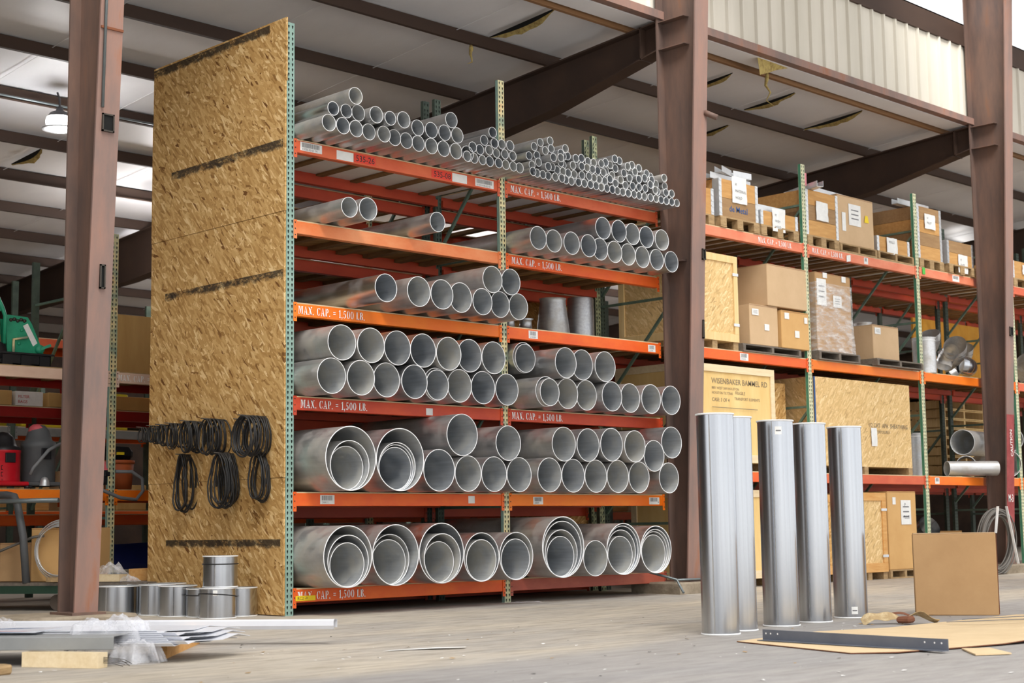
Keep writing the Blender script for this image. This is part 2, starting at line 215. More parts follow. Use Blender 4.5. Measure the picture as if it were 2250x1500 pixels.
# ---------------------------------------------------------------- mesh helpers
class MB:
    def __init__(s): s.v = []; s.f = []; s.mi = []; s.sm = []; s.cur = 0; s.smooth = False
    def add(s, vs, fs, sm=None):
        o = len(s.v); s.v += [tuple(x) for x in vs]; s.f += [tuple(i+o for i in f) for f in fs]; s.mi += [s.cur]*len(fs); s.sm += [s.smooth if sm is None else sm]*len(fs); return s
    def box(s, x0, x1, y0, y1, z0, z1, bev=0):
        if bev: return s.bbox((x0, x1, y0, y1, z0, z1), bev)
        v = [(x, y, z) for x in (x0, x1) for y in (y0, y1) for z in (z0, z1)]
        return s.add(v, [(0, 1, 3, 2), (4, 6, 7, 5), (0, 4, 5, 1), (2, 3, 7, 6), (0, 2, 6, 4), (1, 5, 7, 3)], False)
    def bbox(s, b, e):
        x0, x1, y0, y1, z0, z1 = b
        bm_v = []; X = (x0, x1); Y = (y0, y1); Z = (z0, z1); idx = {}
        for i in (0, 1):
            for j in (0, 1):
                for k in (0, 1):
                    sx, sy, sz = (1, -1)[i], (1, -1)[j], (1, -1)[k]
                    idx[i, j, k, 0] = len(bm_v); bm_v.append((X[i], Y[j]+sy*e, Z[k]+sz*e))
                    idx[i, j, k, 1] = len(bm_v); bm_v.append((X[i]+sx*e, Y[j], Z[k]+sz*e))
                    idx[i, j, k, 2] = len(bm_v); bm_v.append((X[i]+sx*e, Y[j]+sy*e, Z[k]))
        f = []
        for i in (0, 1):
            q = [idx[i, 0, 0, 0], idx[i, 0, 1, 0], idx[i, 1, 1, 0], idx[i, 1, 0, 0]]; f.append(q if i == 0 else q[::-1])
            q = [idx[0, i, 0, 1], idx[1, i, 0, 1], idx[1, i, 1, 1], idx[0, i, 1, 1]]; f.append(q if i == 0 else q[::-1])
            q = [idx[0, 0, i, 2], idx[0, 1, i, 2], idx[1, 1, i, 2], idx[1, 0, i, 2]]; f.append(q if i == 0 else q[::-1])
        for a in (0, 1):
            for c in (0, 1):
                f.append((idx[a, c, 0, 0], idx[a, c, 1, 0], idx[a, c, 1, 1], idx[a, c, 0, 1]))
                f.append((idx[a, 0, c, 0], idx[a, 1, c, 0], idx[a, 1, c, 2], idx[a, 0, c, 2]))
                f.append((idx[0, a, c, 1], idx[1, a, c, 1], idx[1, a, c, 2], idx[0, a, c, 2]))
        for i in (0, 1):
            for j in (0, 1):
                for k in (0, 1): f.append((idx[i, j, k, 0], idx[i, j, k, 1], idx[i, j, k, 2]))
        return s.add(bm_v, f, False)
    def obox(s, p0, p1, w_, h_, upv=(0, 0, 1)):
        """bar from p0 to p1, cross-section w_ x h_"""
        p0 = Vector(p0); p1 = Vector(p1); d = (p1-p0).normalized(); u = Vector(upv)
        if abs(d.dot(u)) > .98: u = Vector((0, 1, 0))
        a = d.cross(u).normalized(); c = a.cross(d).normalized()
        v = [p+a*(sx*w_/2)+c*(sz*h_/2) for p in (p0, p1) for sx in (-1, 1) for sz in (-1, 1)]
        return s.add(v, [(0, 1, 3, 2), (4, 6, 7, 5), (0, 4, 5, 1), (2, 3, 7, 6), (0, 2, 6, 4), (1, 5, 7, 3)], False)
    def tube(s, pts, r, seg=8, cap=True, closed=False):
        pts = [Vector(p) for p in pts]; n = len(pts); rings = []; prev = None
        for i, p in enumerate(pts):
            if closed: d = pts[(i+1) % n]-pts[i-1]
            else: d = (pts[min(i+1, n-1)]-pts[max(i-1, 0)])
            d = d.normalized() if d.length > 1e-9 else Vector((0, 0, 1))
            if prev is None: a = d.orthogonal().normalized()
            else:
                a = prev-d*prev.dot(d); a = a.normalized() if a.length > 1e-6 else d.orthogonal().normalized()
            prev = a; c = d.cross(a); rr = r[i] if isinstance(r, (list, tuple)) else r
            rings.append([p+(a*math.cos(2*PI*k/seg)+c*math.sin(2*PI*k/seg))*rr for k in range(seg)])
        v = [q for g in rings for q in g]; f = []
        m_ = n if closed else n-1
        for i in range(m_):
            j = (i+1) % n
            for k in range(seg): f.append((i*seg+k, i*seg+(k+1) % seg, j*seg+(k+1) % seg, j*seg+k))
        s.add(v, f, True)
        if cap and not closed:
            o = len(s.v)-len(v); s.f += [tuple(o+k for k in range(seg))[::-1], tuple(o+(n-1)*seg+k for k in range(seg))]; s.mi += [s.cur]*2; s.sm += [False]*2
        return s
    def lathe(s, prof, c=(0, 0, 0), axis='Z', seg=32, sharp=()):
        """prof: (r, h) list, open profile around axis"""
        v = []; f = []; n = len(prof)
        for r, h in prof:
            for k in range(seg):
                a = 2*PI*k/seg; x, y = r*math.cos(a), r*math.sin(a)
                v.append((c[0]+x, c[1]+y, c[2]+h) if axis == 'Z' else ((c[0]+x, c[1]+h, c[2]+y) if axis == 'Y' else (c[0]+h, c[1]+x, c[2]+y)))
        for i in range(n-1):
            for k in range(seg):
                q = (i*seg+k, i*seg+(k+1) % seg, (i+1)*seg+(k+1) % seg, (i+1)*seg+k); f.append(q if axis != 'Y' else q[::-1])
        return s.add(v, f, True)
    def prism(s, poly, a, b, plane='XY'):
        """polygon extruded between a and b along the plane normal"""
        def P(u, v_, w_): return {'XY': (u, v_, w_), 'XZ': (u, w_, v_), 'YZ': (w_, u, v_)}[plane]
        n = len(poly); v = [P(u, v_, a) for u, v_ in poly]+[P(u, v_, b) for u, v_ in poly]
        f = [tuple(range(n))[::-1], tuple(range(n, 2*n))]+[(i, (i+1) % n, n+(i+1) % n, n+i) for i in range(n)]
        return s.add(v, f, False)
    def poly(s, pts): return s.add(pts, [tuple(range(len(pts)))], False)
    def mesh(s, name, mats, off=(0, 0, 0)):
        me = bpy.data.meshes.new(name); ox, oy, oz = off
        me.from_pydata([(x-ox, y-oy, z-oz) for x, y, z in s.v], [], s.f)
        for m_ in (mats if isinstance(mats, (list, tuple)) else [mats]): me.materials.append(MATS[m_])
        me.polygons.foreach_set('material_index', s.mi); me.polygons.foreach_set('use_smooth', s.sm)
        me.update(); 
        return me
def link(o): S.collection.objects.link(o); return o
def fixn(me):
    import bmesh
    b = bmesh.new(); b.from_mesh(me); bmesh.ops.recalc_face_normals(b, faces=b.faces[:]); b.to_mesh(me); b.free(); return me
def worldloc(p):
    l = Vector((0, 0, 0))
    while p: l += p.location; p = p.parent
    return l
def part(name, mb, mats, parent, label=None, fix=True, loc=None):
    off = worldloc(parent) if parent and not parent.get('_local') and not (parent.parent and parent.parent.get('_local')) else Vector((0, 0, 0))
    me = mb.mesh(name, mats, off)
    if fix: fixn(me)
    o = link(bpy.data.objects.new(name, me)); o.parent = parent
    if label: o['label'] = label
    return o
def thing(name, label, cat, loc=(0, 0, 0), group=None, rot=None):
    o = link(bpy.data.objects.new(name, None)); o.location = loc; o.empty_display_size = .1
    o['label'] = label; o['category'] = cat
    if group: o['group'] = group
    if rot is not None: o.rotation_euler = rot if isinstance(rot, tuple) else (0, 0, rot); o['_local'] = 1
    return o
def solo(name, mb, mats, label, cat, loc=(0, 0, 0), group=None, fix=True, rot=None):
    me = mb.mesh(name, mats, loc if rot is None else (0, 0, 0))
    if fix: fixn(me)
    o = link(bpy.data.objects.new(name, me)); o.location = loc; o['label'] = label; o['category'] = cat
    if group: o['group'] = group
    if rot is not None: o.rotation_euler = rot if isinstance(rot, tuple) else (0, 0, rot)
    return o
def struct(name, mb, mats, parent=None, fix=True):
    me = mb.mesh(name, mats); 
    if fix: fixn(me)
    o = link(bpy.data.objects.new(name, me)); o.parent = parent
    if not parent: o['kind'] = 'structure'
    return o
def copy_tree(o, parent=None):
    c = o.copy(); link(c); c.parent = parent
    for ch in list(o.children): copy_tree(ch, c)
    return c
# ---------------------------------------------------------------- stencil letters (thick/thin strokes with stencil gaps)
def halfring(cx, cy, rx, ry, tx, ty, a0, a1, n=8):
    o = []; i_ = []
    for k in range(n+1):
        a = math.radians(a0+(a1-a0)*k/n); o.append((cx+rx*math.cos(a), cy+ry*math.sin(a))); i_.append((cx+(rx-tx)*math.cos(a), cy+(ry-ty)*math.sin(a)))
    return [[o[k], o[k+1], i_[k+1], i_[k]] for k in range(n)]
def R_(a, b, c, d): return [(a, b), (c, b), (c, d), (a, d)]
GL = {
 'M': (.95, [R_(.07, 0, .14, 1), R_(0, 0, .22, .08), R_(0, .92, .12, 1), [(.12, 1), (.34, 1), (.5, .3), (.44, .06)], [(.52, .34), (.66, 1), (.6, 1), (.5, .55)], R_(.68, 0, .86, 1), R_(.62, 0, .93, .08), R_(.84, .92, .93, 1)]),
 'A': (.78, [[(.09, .06), (.15, .06), (.35, .98), (.3, .9)], [(.36, 1), (.44, 1), (.7, .06), (.5, .06)], R_(.2, .26, .46, .34), R_(0, 0, .24, .07), R_(.42, 0, .78, .07)]),
 'X': (.78, [[(.04, 1), (.28, 1), (.72, 0), (.48, 0)], [(.6, .94), (.67, .94), (.49, .6), (.46, .66)], [(.3, .38), (.27, .44), (.08, .06), (.14, .06)], R_(0, .93, .3, 1), R_(.5, .93, .76, 1), R_(.0, 0, .24, .07), R_(.44, 0, .78, .07)]),
 'C': (.7, halfring(.38, .5, .36, .5, .19, .07, 100, 260)+halfring(.4, .5, .27, .5, .06, .07, 20, 78, 4)+halfring(.4, .5, .27, .5, .06, .07, -78, -25, 4)+[R_(.58, .64, .66, .98)]),
 'P': (.66, [R_(.07, 0, .27, 1), R_(0, 0, .36, .07), R_(0, .93, .3, 1)]+halfring(.34, .72, .3, .28, .17, .06, -88, 88)),
 'L': (.62, [R_(.07, 0, .27, 1), R_(0, .93, .36, 1), R_(0, 0, .28, .07), R_(.32, 0, .58, .09), [(.5, .08), (.6, .0), (.6, .34)]]),
 'B': (.68, [R_(.07, 0, .27, 1), R_(0, 0, .3, .07), R_(0, .93, .3, 1)]+halfring(.33, .76, .27, .24, .17, .06, -85, 88)+halfring(.33, .27, .32, .27, .19, .06, -88, 85)),
 '1': (.42, [R_(.14, .06, .32, 1), R_(.04, 0, .42, .07), [(.13, .97), (.13, .84), (0, .76), (0, .82)]]),
 '5': (.6, [R_(.1, .5, .16, .98), R_(.1, .86, .52, .98)]+halfring(.26, .32, .3, .32, .19, .06, -85, 85)+halfring(.26, .32, .24, .32, .1, .06, 100, 150, 4)+halfring(.26, .32, .24, .32, .1, .06, 200, 262, 4)),
 '0': (.66, halfring(.34, .5, .3, .5, .17, .06, 98, 262)+halfring(.36, .5, .3, .5, .17, .06, -82, 82)),
 '.': (.24, [R_(.03, 0, .19, .15)]), ',': (.26, [R_(.04, 0, .2, .15), [(.2, .02), (.2, .0), (.06, -.22), (.04, -.16), (.12, 0)]]), '=': (.62, [R_(.04, .58, .52, .68), R_(.04, .34, .52, .44)]), ' ': (.34, [])}
def stencil(mb, text, x, y, z, h, sx=.8):
    """letters on a face looking to -Y, baseline start x, z"""
    for ch in text:
        wd, ps = GL[ch]
        for p in ps: mb.poly([(x+u*h*sx, y, z+v_*h) for u, v_ in p])
        x += (wd+.1)*h*sx
    return mb
TXT = {}
def textmesh(text, size, align='LEFT'):
    key = (text, size)
    if key in TXT: return TXT[key]
    cu = bpy.data.curves.new('lettering', 'FONT'); cu.body = text; cu.size = size; cu.resolution_u = 2; cu.offset = size*.03 if text in ('11', '12', '13') else (size*.004 if size > .06 else 0); cu.fill_mode = 'FRONT'
    o = bpy.data.objects.new('lettering', cu); link(o); dg = bpy.context.evaluated_depsgraph_get(); dg.update()
    me = bpy.data.meshes.new_from_object(o.evaluated_get(dg)); pts = [tuple(v.co) for v in me.vertices]; fs = [tuple(p.vertices) for p in me.polygons]
    bpy.data.objects.remove(o); bpy.data.curves.remove(cu); bpy.data.meshes.remove(me); TXT[key] = (pts, fs); return TXT[key]
def lettering(mb, text, size, P, sx=1):
    pts, fs = textmesh(text, size); return mb.add([P(x*sx, y) for x, y, _ in pts], fs, False)
def wobble(mb, amp, sc=3, seed=0):
    mb.v = [tuple(Vector(v)+Vector(noise.noise_vector(Vector(v)*sc+Vector((seed, 0, 0))))*amp) for v in mb.v]; return mb
# ================================================================= building
YF, YB = -.33, -.06
def zr(y): return 6.828-.0738*y          # rafter top line
mb = MB(); mb.box(-40, 70, -18, 60, -.2, 0); struct('floor', mb, 'floor_concrete')
struct('ground_yard', MB().box(-90, 120, -90, -18, -.2, -.01), 'yard_bounce'); struct('ground_left', MB().box(-90, -40, -18, 60, -.2, -.01), 'yard_bounce')  # unseen outside ground, made pale to bounce light up to the ceiling
COLX = [-9.75, -2.25, 5.515, 12.99, 20.5]
roots = []
def ibeam_col(cx, top=10.2, name='column'):
    nm = {-2.25: 'brown steel column in front of the left shelves with drums beside its base', 5.515: 'brown tapered steel column at the right end of the pipe rack', 12.99: 'brown steel column at the far right with a red painted band', -9.75: 'steel column out past the left edge', 20.5: 'steel column beyond the far right shelves'}[cx]
    t = thing('steel_column', nm, 'column', (cx, (YF+YB)/2, .15)); hw = {-2.25: .105, 5.515: .122}.get(cx, .115); z0 = .15
    dy = .36*(top-z0)/7
    m_ = MB(); # front flange, sloping out
    v = [(cx-hw, YF, z0), (cx+hw, YF, z0), (cx+hw, YF+.02, z0), (cx-hw, YF+.02, z0), (cx-hw, YF-dy, top), (cx+hw, YF-dy, top), (cx+hw, YF-dy+.02, top), (cx-hw, YF-dy+.02, top)]
    m_.add(v, [(0, 3, 2, 1), (4, 5, 6, 7), (0, 1, 5, 4), (1, 2, 6, 5), (2, 3, 7, 6), (3, 0, 4, 7)]); part('front_flange', m_, 'steel_brown_lit', t)
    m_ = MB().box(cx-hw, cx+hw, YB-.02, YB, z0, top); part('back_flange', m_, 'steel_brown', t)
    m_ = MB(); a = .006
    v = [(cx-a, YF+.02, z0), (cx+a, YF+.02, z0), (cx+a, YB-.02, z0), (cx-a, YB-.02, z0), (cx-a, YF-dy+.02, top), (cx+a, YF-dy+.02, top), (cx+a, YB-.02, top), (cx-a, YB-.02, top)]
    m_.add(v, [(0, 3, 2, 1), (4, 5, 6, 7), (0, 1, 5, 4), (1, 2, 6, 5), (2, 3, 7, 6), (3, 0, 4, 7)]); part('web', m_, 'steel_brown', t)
    m_ = MB().box(cx-.15, cx+.15, YF-.05, YB+.04, z0-.018, z0+.002); part('base_plate', m_, 'steel_brown', t)
    m_ = MB()
    for zz in (zr(0)-.02, zr(0)-.36): m_.box(cx-.105, cx-.007, -.48, YB-.02, zz-.006, zz+.006)
    part('stiffener_plates', m_, 'steel_brown', t)
    return t
cols = [ibeam_col(c) for c in COLX]
def colY(z): return YF-.36*(z-.15)/7
# weathering parts on columns: conduit, strap, welded pockets
c = cols[1]
part('conduit', MB().tube([(-2.25-.06, colY(4.25)-.016, 4.25), (-2.25-.08, colY(7)-.016, 7.2)], .013, 8), 'conduit', c)
def pocket(cx, z, h_, w_, t):
    y = colY(z)-.004; k = h_/2; m_ = MB()
    for (a, b_, c_, d_) in ((-w_, w_, k-.012, k), (-w_, w_, -k, -k+.012), (-w_, -w_+.012, -k, k), (w_-.012, w_, -k, k)): m_.box(cx+a, cx+b_, y-.014, y+.006, z+c_, z+d_)
    m_.cur = 1; m_.box(cx-w_+.012, cx+w_-.012, y-.003, y+.004, z-k+.012, z+k-.012); part('welded_pocket', m_, ['nail', 'hole_dark'], t)
pocket(-2.25, 4.13, .15, .055, c); pocket(-2.24, 2.86, .2, .025, c)
part('clamp_ring', MB().box(-2.35, -2.145, colY(4.93)-.012, colY(4.93)+.004, 4.91, 4.93), 'rust', c)
c = cols[2]; pocket(5.60, 3.93, .13, .03, c); pocket(5.61, 3.05, .22, .014, c)
part('pipe_stub', MB().tube([(5.6, colY(5.6), 5.62), (5.68, colY(5.6)-.12, 5.55)], .035, 10), 'steel_brown', c)
part('strap_plate', MB().box(5.42, 5.52, YF-.02, YB-.005, 3.86, 3.88), 'steel_brown', c)
c = cols[3]; part('red_band', MB().add([(x, colY(z)-dy_, z) for dy_ in (0, .003) for x in (12.877, 13.103) for z in (.75, 2.35)], [(0, 1, 3, 2), (4, 6, 7, 5), (0, 4, 5, 1), (2, 3, 7, 6), (0, 2, 6, 4), (1, 5, 7, 3)]), 'red_band', c, 'red painted lower band of the column')
m_ = lettering(MB(), 'M-3', .16, lambda u, v_: (12.9+u, colY(1.15)-.012, 1.05+v_), .6); part('painted_number', m_, 'white_paint', c)
m_ = lettering(MB(), 'CAUTION', .1, lambda u, v_: (13.02-v_, colY(2.1)-.012, 1.72+u), .9); part('painted_word', m_, 'white_paint', c)
pocket(13.02, 3.6, .14, .05, c)
for cx, l in zip(COLX, ('left edge', 'left column', 'middle column', 'right column', 'far right column')):
    h_ = .15
    mb = wobble(MB().bbox((cx-(.62 if cx == -2.25 else .42), cx+(.40 if cx == -2.25 else .42), YF-.14, YB+.35, -.02, h_-.018), .02), .008, 6); 
    solo('concrete_pedestal', mb, 'concrete_pad', 'worn concrete pedestal under the '+l+' of the shed', 'pedestal', (cx, YF-.1, 0))
# roof: purlins, rafters, sagging insulation film
PY = [.42, 1.82, 3.43, 5.05, 6.66, 8.3, 9.95, 11.6, 13.2, 14.8, 16.4, 18.0, 19.6]
for i, y in enumerate(PY):
    z = zr(y); m_ = MB()
    prof = [(-.05, 0), (.006, 0), (.006, .17), (.055, .19), (.055, .182), (.0, .164), (0, .006), (-.05, .006)]
    m_.prism([(y+a, z+.002+b_) for a, b_ in prof], -12, 34, 'YZ')
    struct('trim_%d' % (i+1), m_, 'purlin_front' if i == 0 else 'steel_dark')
for k, cx in enumerate(COLX):
    m_ = MB(); a = .006
    top = [(YB, zr(YB)-.02), (21, zr(21)-.02)]; bot = [(YB, 6.48), (1.7, 6.11), (4, 5.82), (12, 5.15), (21, 4.9)]
    pts = [(y, z) for y, z in top]+[(y, z) for y, z in bot[::-1]]
    m_.prism(pts, cx-a, cx+a, 'YZ')
    m_.prism([(YB, zr(YB)-.02), (21, zr(21)-.02), (21, zr(21)), (YB, zr(YB))], cx-.11, cx+.11, 'YZ')
    m_.prism([(y, z) for y, z in bot]+[(y, z-.018) for y, z in bot[::-1]], cx-.11, cx+.11, 'YZ')
    m_.box(cx-.11, cx+.11, .19, .21, 6.40, zr(.2))
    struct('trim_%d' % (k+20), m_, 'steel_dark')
m_ = MB(); nx = 70
for a_, b_ in zip([.12]+PY, PY+[21.5]):
    rows = 4; base = len(m_.v); vs = []; fs = []
    for j in range(rows+1):
        y = a_+(b_-a_)*j/rows
        for i in range(nx+1):
            x = -12+46*i/nx; sag = math.sin(PI*j/rows)*(.02+.03*noise.noise(Vector((x*.8, y*.8, 3))))
            vs.append((x, y, zr(y)+.195-sag))
    for j in range(rows):
        for i in range(nx): q = j*(nx+1)+i; fs.append((q, q+1, q+nx+2, q+nx+1))
    m_.add(vs, fs, True)
struct('ceiling', m_, 'ceiling_film', fix=False)
# seams of the film and torn patches
m_ = MB()
for k in range(-6, 18):
    x = k*1.83+.2
    m_.obox((x, .3, zr(.3)+.145), (x+.05, 20, zr(20)+.145), .012, .004)
struct('trim_30', m_, 'ceiling_film')
def tear(x, y0, y1, w_, drop, lab):
    m_ = MB(); n = 10; vs = []; fs = []
    for i in range(n+1):
        t_ = i/n; y = y0+(y1-y0)*t_; wd = w_*math.sin(PI*t_)+.01; dz = drop*math.sin(PI*t_); z = zr(y)+.14
        vs += [(x, y, z), (x+wd*.55, y, z-dz*.3-.01), (x+wd, y+rnd.uniform(-.03, .03), z-dz-rnd.uniform(0, .03))]
    for i in range(n): q = i*3; fs += [(q, q+1, q+4, q+3)]
    m_.cur = 1; m_.add(vs, fs); m_.cur = 0; m_.add(vs, [(i*3+1, i*3+2, i*3+5, i*3+4) for i in range(n)])
    solo('torn_insulation', m_, ['torn_wool', 'hole_dark'], lab, 'insulation', (x, y0, zr(y0)), fix=False)
tear(4.35, .6, 1.75, .10, .07, 'torn yellow insulation hanging above the rafter left of the middle column')
tear(8.05, .8, 1.6, .07, .05, 'small torn slit in the ceiling film nearest the right of the middle column')
tear(9.5, .8, 1.7, .08, .05, 'torn dark slit in the ceiling film below the ribbed wall')
tear(11.1, .7, 1.75, .09, .06, 'long torn slit in the ceiling film nearest the far rafter')
tear(9.9, 2.3, 3.2, .07, .04, 'torn slit above the crates on the top shelf')
tear(2.6, 3.9, 4.7, .06, .03, 'faint tear in the ceiling above the wooden panel')
tear(2.0, 8.7, 9.6, .14, .05, 'torn strip in the ceiling film at the far left behind the column')
def shred(x, y, z, l, lab):
    pts = [(x+rnd.uniform(-.02, .02)*i, y+rnd.uniform(-.02, .02)*i, z-l*i/5) for i in range(6)]
    solo('insulation_shred', MB().tube(pts, [.018, .03, .02, .012, .008, .003], 6), 'torn_wool', lab, 'insulation', (x, y, z))
shred(1.75, .42, 6.80, .34, 'frayed yellow insulation shred dangling from the nearest purlin')
shred(4.1, 1.82, 6.7, .25, 'pale shred dangling from the second purlin above the pipes')
shred(8.15, .3, 6.82, .45, 'long frayed strand hanging from the girt right of the middle column')
m_ = MB(); m_.add([(7.6, .05, 6.86), (8.35, .06, 6.87), (8.1, .12, 6.80), (7.72, .10, 6.66), (7.66, .06, 6.62), (7.9, .1, 6.72)], [(0, 1, 2, 5), (0, 5, 3, 4)])
solo('torn_insulation', m_, 'torn_wool', 'ragged flap of brown insulation hanging from the girt right of the middle column', 'insulation', (7.7, .3, 6.8), fix=False)
# ribbed monitor wall, girts, clerestory
m_ = MB(); poly_ = []; x = -12.0; Y0 = -.02
while x < 34:
    poly_ += [(x, Y0), (x+.24, Y0), (x+.26, Y0-.035), (x+.29, Y0-.035), (x+.31, Y0)]; x += .31
v = [(a, b_, 6.96) for a, b_ in poly_]+[(a, b_, 8.12) for a, b_ in poly_]; n = len(poly_)
m_.add(v, [(i, i+1, n+i+1, n+i) for i in range(n-1)], False); struct('wall_monitor', m_, 'ribbed', fix=False)
struct('trim_40', MB().box(-12, 34, -.10, .02, 6.86, 6.96), 'steel_brown_lit')
struct('trim_41', MB().box(-12, 34, .04, .36, 6.86, 6.9), 'ceiling_film')
m_ = MB().box(-12, 34, -.06, -.045, 8.12, 8.45); m_.box(-12, 34, -.06, .03, 8.1, 8.12); m_.box(-12, 34, -.06, .03, 8.43, 8.45); struct('trim_42', m_, 'steel_dark')
m_ = MB().box(13.2, 34, -.3, -.12, 9.72, 9.86); struct('trim_43', m_, 'purlin_front')
# outer walls of the lean-to
struct('wall_back', MB().box(-12, 34, 21.4, 21.5, 0, 5.6), 'backwall')
struct('wall_left', MB().box(-12.1, -12, .3, 21.5, 0, 7.0), 'backwall')
struct('wall_right', MB().box(34, 34.1, .3, 21.5, 0, 7.0), 'backwall')
# one real high bay lamp, plus unseen fill copies of it
def bay_or_fill_lamp(x, y, lab, power):
    z = zr(y)-.29; t = thing('high_bay_or_fill_lamp', lab, 'lamp', (x, y, z), 'high bay lamps')
    part('glass_dome', MB().lathe([(.001, -.16), (.09, -.15), (.16, -.10), (.175, -.02), (.16, .03), (.001, .03)], (x, y, z), seg=24), 'lamp_glow', t, 'glowing white lamp dome')
    part('rim_ring', MB().lathe([(.16, -.12), (.22, -.13), (.22, -.11), (.16, -.10)], (x, y, z), seg=24), 'zinc', t)
    part('housing', MB().lathe([(.16, .03), (.12, .09), (.05, .12), (.04, .17), (.001, .17)], (x, y, z), seg=20), 'lamp_body', t)
    part('hook', MB().tube([(x, y, z+.16), (x+.02, y+.05, z+.30), (x, y+.07, z+.38)], .015, 6), 'lamp_body', t)
    l = bpy.data.lights.new('high_bay_or_fill_bulb', 'POINT'); l.energy = power; l.shadow_soft_size = .15; l.color = (1, .97, .95); lo = link(bpy.data.objects.new('high_bay_or_fill_bulb', l)); lo.location = (x, y, z-.34)
bay_or_fill_lamp(.97, 6.25, 'lit round high bay lamp hanging from a purlin left of the left column', 18)
for x, y, lab in ((-3, 6.25, 'added fill lamp out past the left edge'), (4.7, 9.5, 'added fill lamp hidden behind the board panel, nearer one'), (8.4, 12.8, 'added fill lamp hidden behind the board panel, farther one'), (5.75, 12.8, 'added fill lamp hidden behind the left column'), (12, 9.5, 'added fill lamp hidden behind the pipes, right one'), (18, 9.5, 'added fill lamp hidden behind the crates'), (24, 6.25, 'added fill lamp hidden behind the right column'), (-3, 12.8, 'added fill lamp deep past the left edge'), (13, 16, 'added fill lamp hidden low behind the pipe rack')): bay_or_fill_lamp(x, y, lab, 18 if x < 4 or y > 12 and x < 7 else 75)  # unseen lamps added to brighten the lean-to ceiling
solo('conduit', MB().tube([(-8, 6.6, 6.37), (10, 6.6, 6.37)], .015, 6), 'conduit', 'thin conduit running along the purlin past the lamp', 'conduit', (0, 6.6, 6.37))

# ================================================================= racks
def post_mesh(h_, mats, wd=.09, dp=.045, holes=True):
    """C-post facing -Y, hole face with two columns of teardrop slots; origin bottom centre"""
    m_ = MB(); hw = wd/2
    if holes:
        m_.cur = 0; ph = .0508; n = int(h_/ph); xs = (-hw, -.004, .004, hw)
        for k in range(n):
            z0 = k*ph; z1 = (k+1)*ph if k < n-1 else h_
            for (xa, xb) in ((-hw, 0), (0, hw)):
                cx = (xa+xb)/2; cz = (z0+z1)/2; R8 = [(xa, z0), (cx, z0), (xb, z0), (xb, cz), (xb, z1), (cx, z1), (xa, z1), (xa, cz)]
                H8 = [(cx-.004, cz-.014), (cx, cz-.016), (cx+.004, cz-.014), (cx+.008, cz+.004), (cx+.008, cz+.012), (cx, cz+.017), (cx-.008, cz+.012), (cx-.008, cz+.004)]
                v = [(a, 0, b_) for a, b_ in R8]+[(a, 0, b_) for a, b_ in H8]
                m_.add(v, [(i, (i+1) % 8, 8+(i+1) % 8, 8+i) for i in range(8)], False)
        m_.cur = 2; m_.box(-hw+.004, hw-.004, .012, .016, 0, h_)  # near-black backing paints the shade inside the post behind the slots
    else: m_.box(-hw, hw, 0, .004, 0, h_)
    m_.cur = 1; m_.box(-hw, -hw+.003, .001, dp, 0, h_); m_.box(hw-.003, hw, .001, dp, 0, h_); m_.cur = 0; m_.box(-hw, -hw+.02, dp-.003, dp, 0, h_); m_.box(hw-.02, hw, dp-.003, dp, 0, h_)
    return m_.mesh('post', mats)
PM = {}
def post(x, y, h_, mats, root, holes=True):
    k = (round(h_, 2), tuple(mats), holes)
    if k not in PM: PM[k] = post_mesh(h_, list(mats), holes=holes)
    o = link(bpy.data.objects.new('upright_post', PM[k])); o.parent = root; o.location = Vector((x, y, 0))-root.location; return o
def beam(root, x0, x1, y, zt, mat, face=-1, text=None, tag=None, h_=.12, step=True):
    """box beam, its face looking to -Y (face=-1) or +Y"""
    m_ = MB(); d = .045
    ya, yb = (y, y+d) if face < 0 else (y-d, y)
    m_.bbox((x0, x1, ya, yb, zt-h_, zt-(.0 if not step else 0)), .004)
    if step: m_.box(x0, x1, (yb if face < 0 else ya-.03), (yb+.03 if face < 0 else ya), zt-h_, zt-.045)
    for xe in (x0-.002, x1-.036): m_.box(xe, xe+.038, (ya-.006 if face < 0 else yb), (ya if face < 0 else yb+.006), zt-h_-.05, zt+.012)
    m_.cur = 1
    for xe in (x0+.014, x1-.014):
        for k in (0, 1, 2):
            yy = ya-.01 if face < 0 else yb; m_.box(xe-.005, xe+.005, yy, yy+.01, zt-.02-k*.06, zt-.01-k*.06)
    b_ = part('beam', m_, [mat, 'nail'], root)
    if text is not None:
        tx, hh = text; part('stencil_lettering', stencil(MB(), 'MAX. CAP. = 1,500 LB.', tx, ya-.0075, zt-h_/2-hh/2, hh), 'white_paint', b_, fix=False)
    return b_, ya
def barcode(b_, x, y, zc, w_=.15, h_=.085, code='', arrow=False):
    m_ = MB().box(x, x+w_, y-.0015, y-.0005, zc-h_/2, zc+h_/2); m_.cur = 1; xx = x+.02
    while xx < x+w_-.03:
        q = rnd.uniform(.002, .006); m_.box(xx, xx+q, y-.0022, y-.0017, zc-h_*.1, zc+h_*.42); xx += q+rnd.uniform(.002, .005)
    if code: lettering(m_, code, h_*.34, lambda u, v_: (x+.02+u, y-.0022, zc-h_*.42+v_))
    if arrow: m_.poly([(x+w_-.02, y-.0023, zc-.03), (x+w_-.01, y-.0023, zc-.01), (x+w_-.03, y-.0023, zc-.01)]); m_.box(x+w_-.022, x+w_-.018, y-.0022, y-.0017, zc-.01, zc+.03)
    part('barcode_label', m_, ['paper', 'paper_print'], b_)
